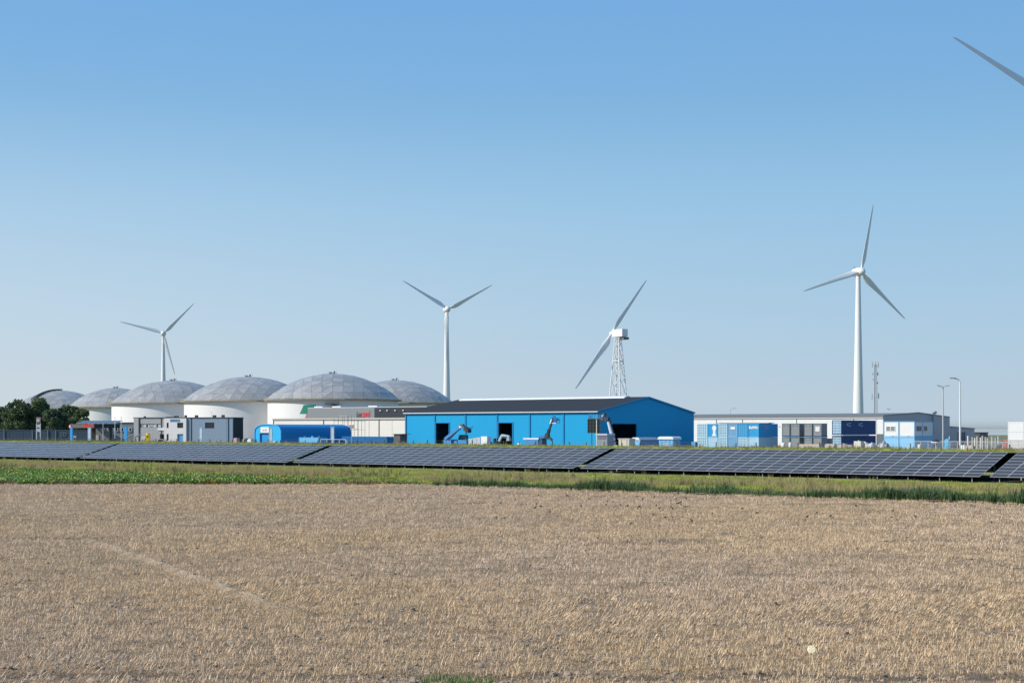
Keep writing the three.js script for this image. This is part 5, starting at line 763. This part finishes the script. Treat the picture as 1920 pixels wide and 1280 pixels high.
for (const [p, t, k, top, label, m] of [[443, 66, .9, 822, 'pinkish pallet load beside the dark office end', [.5, .3, .3]], [470, 66, 1.1, 824, 'white wrapped pallet beside the arched shelter', [.72, .7, .68]], [460, 68, .8, 823, 'grey pallet load between the office and arched shelter', [.25, .3, .36]], [516, 66, .7, 828, 'white pallet load at the foot of the arched shelter door', [.7, .6, .6]]]) { const f = frame(p, t), h = Math.max(1, f.y(top)), g = thing('pallet_load', label, 'pallet load', f.pos, -TURN + rr(-.2, .2)); part('load', [B(k, h - .2, 1, 0, .2, 0), B(k * .7, .15, .8, .05, h, 0)], painted(m), g); part('pallet', [B(k + .1, .05, 1.1, 0, .15, 0), B(.1, .15, 1.1, -k / 2, 0, 0), B(.1, .15, 1.1, k / 2, 0, 0), B(.1, .15, 1.1, 0, 0, 0)], painted([.35, .26, .16]), g); }
// ------------------------------------------------------------------ fences
{
  const t = 54.2, g = thing('wire_fence', 'long wire fence with dark posts along the grassy bank before the yard', 'fence', site(0, 0, t), -TURN), post = [B(.11, 1.3, .11)], geo = merge(post), m = M([.06, .05, .04], .85), tops = [];
  const s0 = -330, s1 = 70; let prev = null; const wires = [[], [], []];
  for (let s = s0; s <= s1; s += 3.4) { const y = siteHeight(s, t) - .15; const p = part('post', geo, m, g); p.position.set(s, y, 0); p.rotation.z = rr(-.05, .05); p.rotation.y = rr(-.1, .1); const q = 1 + .16 * (rnd() - .5); p.scale.set(q, q, q); if (prev) for (let k = 0; k < 3; k++) wires[k].push(bar(V(prev[0], prev[1] + .5 + .38 * k, 0), V(s, y + .5 + .38 * k, 0), .008, .008, 4)); prev = [s, y]; }
  for (const w of wires) part('wire', w, M([.2, .2, .2], .5, { metalness: .5 }), g);
}
{
  const t = 68, s0 = alongS(1714, t), s1 = alongS(1925, t), n = 15, h = 2.45, g = thing('mesh_fence', 'light galvanised mesh yard fence between the portable offices and white containers', 'fence', site(s0, YARD, t), -TURN), w = (s1 - s0) / n, m = painted([.55, .55, .54], .5);
  const frameG = merge([B(.06, h, .06, 0, 0, 0), B(w, .07, .06, w / 2, h - .07, 0), B(w, .05, .05, w / 2, .15, 0)]), mesh = []; for (let i = 1; i < 9; i++) mesh.push(B(.014, h - .2, .014, w * i / 9, .15, 0)); for (let i = 1; i < 5; i++) mesh.push(B(w, .014, .014, w / 2, .15 + i * (h - .2) / 5, 0)); const meshG = merge(mesh);
  for (let i = 0; i < n; i++) { part('fence_frame', frameG, m, g).position.x = i * w; part('mesh_panel', meshG, m, g).position.x = i * w; }
}
{
  const t = 92, m = [painted([.60, .60, .55]), painted([.45, .42, .34])], proto = []; [1816, 1824.5, 1829, 1833, 1840, 1843, 1849, 1853.5, 1861, 1868, 1873].forEach((p, i) => { const f = frame(p, t), h = f.y(819 + (i * 7 % 5) - 1); solo('timber_post', [B(.22, h, .22), B(.26, .08, .26, 0, h, 0)], m[i % 2], ['first', 'second', 'third', 'fourth', 'fifth', 'sixth', 'seventh', 'eighth', 'ninth', 'tenth', 'eleventh'][i] + (i % 2 ? ' brownish' : ' pale') + ' upright post counting from the white hall towards the red loader', 'post', f.pos, rr(0, 1), 'pale posts before the far grass'); });
}
{ const g = thing('blue_yard_rail', 'pale blue handrail in front of the dark blue low containers', 'railing', site(alongS(601, 62), YARD, 62), -TURN), f = frame(601, 62), x1 = f.x(648), h = f.y(823.5); part('rail', [bar(V(0, h, 0), V(x1, h, 0), .06), bar(V(x1, h, 0), V(x1 + 1.4, .6, 0), .05), bar(V(0, h * .55, 0), V(x1, h * .55, 0), .04)], painted([.40, .52, .68]), g); for (let i = 0; i < 5; i++) part('post', B(.12, h, .08, x1 * i / 4, 0, 0), painted([.40, .5, .64]), g); }
// ------------------------------------------------------------------ street lamps
{ const t = 70, f = frame(1801, t), h = Y(716, f.d) - YARD, g = thing('street_lamp', 'tall white street lamp with one long curved arm', 'street lamp', f.pos, 0), k = f.d / FOCAL; part('pole', bar(V(0, 0, 0), V(0, h, 0), .17, .1, 12), painted([.74, .75, .75], .4), g); part('door_flap', B(.12, .5, .03, 0, 1, .16), STEEL, g); const c = new THREE.CatmullRomCurve3([V(0, h - .1, 0), V(-1.5 * k, h + 3 * k, 0), V(-6 * k, h + 5.5 * k, 0), V(-12 * k, h + 6.8 * k, 0)]); part('arm', new THREE.TubeGeometry(c, 20, .07, 8), painted([.7, .71, .71], .4), g); part('lamp_head', [B(.95, .14, .3, -13.5 * k, h + 6.4 * k, 0), B(.8, .08, .24, -13.5 * k, h + 6.2 * k, 0)], painted([.35, .37, .38], .4), g); }
{ const t = 110, f = frame(1769, t), h = Y(725, f.d) - YARD, g = thing('double_lamp', 'slim grey lamp post with two floodlight heads in a V', 'street lamp', f.pos, 0); part('pole', bar(V(0, 0, 0), V(0, h, 0), .15, .09, 10), painted([.50, .52, .53], .4), g); for (const s of [-1, 1]) { part('arm', bar(V(0, h, 0), V(s * .5, h + .12, .1), .05), STEEL, g); const q = part('lamp_head', B(.75, .12, .35), painted([.35, .37, .38]), g); q.position.set(s * .72, h + .1, .1); q.rotation.z = s * .25 - .1; } }
{ const d = 390, h = Y(766, d) - YARD, g = thing('distant_lamp', 'small lamp post with two arms rising above the white hall roof', 'street lamp', at(1369.8, d)); part('pole', bar(V(0, 0, 0), V(0, h - .2, 0), .12, .06), painted([.5, .52, .53]), g); part('arm', [bar(V(0, h - .4, 0), V(.4, h, 0), .06), bar(V(.4, h, 0), V(1.3, h + .1, 0), .05)], STEEL, g); part('lamp_head', B(.7, .12, .3, 1.3, h + .05, 0), painted([.5, .52, .53]), g); }
// ------------------------------------------------------------------ field: birds, dried umbel, weeds
{
  const col = M([.05, .042, .035], .7);
  const stand = merge([new THREE.SphereGeometry(.06, 10, 8).scale(1.55, 1, .9).rotateZ(.5).translate(0, .1, 0), new THREE.SphereGeometry(.032, 8, 6).translate(.085, .165, 0), new THREE.ConeGeometry(.012, .05, 6).rotateZ(-1.6).translate(.13, .163, 0), B(.1, .012, .035, -.11, .04, 0), bar(V(.01, 0, .015), V(.01, .06, .015), .006, .006, 4), bar(V(.01, 0, -.015), V(.01, .06, -.015), .006, .006, 4)]);
  const wing = (s) => { const g = new THREE.BufferGeometry(), a = [[.06, 0, 0], [-.06, 0, 0], [.03, .07, .16], [-.05, .06, .14], [-.06, .03, .3]].map(([x, y, z]) => [x, y, z * s]); g.setAttribute('position', new THREE.Float32BufferAttribute([0, 1, 2, 1, 3, 2, 2, 3, 4].flatMap((i) => a[i]), 3)); g.setAttribute('uv', new THREE.Float32BufferAttribute(new Float32Array(18), 2)); g.computeVertexNormals(); return g; };
  const fly = merge([new THREE.SphereGeometry(.045, 10, 8).scale(1.9, .85, .85), new THREE.SphereGeometry(.028, 8, 6).translate(.09, .01, 0), new THREE.ConeGeometry(.01, .04, 6).rotateZ(-1.57).translate(.13, .008, 0), B(.1, .01, .05, -.12, -.005, 0), wing(1), wing(-1)]);
  const dark2 = M([.05, .042, .035], .7, { side: THREE.DoubleSide }); const spots = [[966, 939], [1003, 956], [1014, 953.5], [898, 938], [938, 947], [930, 972.5], [946, 980], [1006, 946.5], [1026, 951], [1041, 952], [1064, 941], [1090, 951], [1105, 938.5], [1137, 950.5], [1139, 954], [1148, 936], [1163.5, 948.5], [1177, 950], [1195, 941.5], [1198.5, 953.5], [1196, 957.5], [1205, 939], [1227, 942.5], [1231, 951], [1236.5, 955.5], [1247, 975], [1226, 970], [1258, 953], [1261.5, 955.5], [1262, 972.5], [1272, 953], [1278, 949.5], [1277, 944.5], [1287, 937.5], [1286, 954.5], [1297.5, 979], [1268, 938], [1532, 964], [1543.5, 971], [1558, 971], [1514, 973.5], [1510, 978], [1606, 964], [1675, 962.5], [1672, 974], [1717, 972], [1750, 944.5], [1861, 982], [1335, 966], [1392, 958], [1420, 972]];
  spots.forEach(([px, py], i) => { const d = EYE * FOCAL / (py - HORIZON), x = X(px, d), up = i % 4 === 2; const m = new THREE.Mesh(up ? fly : stand, up ? dark2 : col); m.name = numbered('bird'); m.castShadow = true; const k = rr(.7, .95); m.scale.setScalar(k); m.position.set(x, fieldHeight(x, d) + (up ? rr(.15, .5) : .03), -d); m.rotation.y = rr(0, 6.28); if (up) m.rotation.x = rr(-.6, .6); scene.add(m); tag(m, up ? 'small dark bird flying low over the stubble field' : 'small dark bird standing in the stubble field', 'bird', up ? 'dark birds flying low over the field' : 'dark birds standing in the field'); });
  const gull = new THREE.Mesh(fly, M([.12, .12, .13], .7, { side: THREE.DoubleSide })); gull.name = 'gull'; gull.position.set(X(1667, 260), Y(767.5, 260), -260); gull.scale.setScalar(1.7); gull.rotation.set(.2, 1.2, .25); scene.add(gull); tag(gull, 'lone bird in flight just above the white hall roof', 'bird');
}
{ // dried umbel
  const py = 1252, d = EYE * FOCAL / (py - HORIZON), x = X(1528, d), y = fieldHeight(x, d), g = thing('dried_umbel', 'single pale dried umbel flower on a thin stalk in the stubble', 'dried flower', V(x, y, -d)), k = d / FOCAL, top = V(-5.3 * k, (py - 1221) * k + .03, 0), pale = M([.92, .79, .52], .8);
  part('stem', [bar(V(0, -.02, 0), V(-2.2 * k, top.y * .45, 0), .012, .010, 6), bar(V(-2.2 * k, top.y * .45, 0), top, .010, .009, 6)], M([.85, .72, .42], .8), g);
  const rays = [], fl = []; for (let i = 0; i < 90; i++) { const a = i * 2.39996, r = .085 * Math.sqrt(i / 90), q = top.clone().add(V(Math.cos(a) * r, .05 + .012 * Math.sin(i * 1.7) + Math.sin(a) * -r * .8, Math.sin(a) * r * .6)); if (i % 4 === 0) rays.push(bar(top, q, .002, .0015, 4)); fl.push(new THREE.IcosahedronGeometry(.02, 0).translate(q.x, q.y, q.z)); } part('ray', rays, M([.55, .48, .28], .8), g); part('flower_head', fl, pale, g);
}
{ // green weeds in the field
  const m = new THREE.MeshStandardMaterial({ roughness: .6, side: THREE.DoubleSide }); m.color.setRGB(.10, .19, .03); const m2 = new THREE.MeshStandardMaterial({ roughness: .6, side: THREE.DoubleSide }); m2.color.setRGB(.15, .2, .05);
  for (const [px, py, n, r, h, mm, label] of [[838, 1284, 420, .55, .3, m, 'dense bright green grass clump at the near field edge'], [905, 1282, 120, .3, .24, m, 'thinner green grass clump next to the dense one'], [202, 1176, 40, .13, .13, m2, 'tiny green weed among straw at the side of the wheel ridge'], [395, 1243, 40, .16, .15, m2, 'small green weed near the corner of the field'], [415, 1165, 60, .3, .14, m2, 'faint spread of green weed beside the wheel ridge'], [1706, 1282, 60, .3, .16, m2, 'small green weed at the near field edge under the dried flower']]) { const d = EYE * FOCAL / (py - HORIZON), x = X(px, d); const g = thing('grass_clump', label, 'weed', V(x, fieldHeight(x, d) - .02, -d)); part('blades', tuft({ n, r, h0: h * .4, h1: h, w: .012, lean: .5, bend: .6 }), mm, g); part('dry_blades', tuft({ n: Math.round(n / 6), r, h0: h * .5, h1: h * 1.1, w: .009, lean: .4, bend: .4 }), STRAW2, g); }
}
renderer.render(scene, camera);
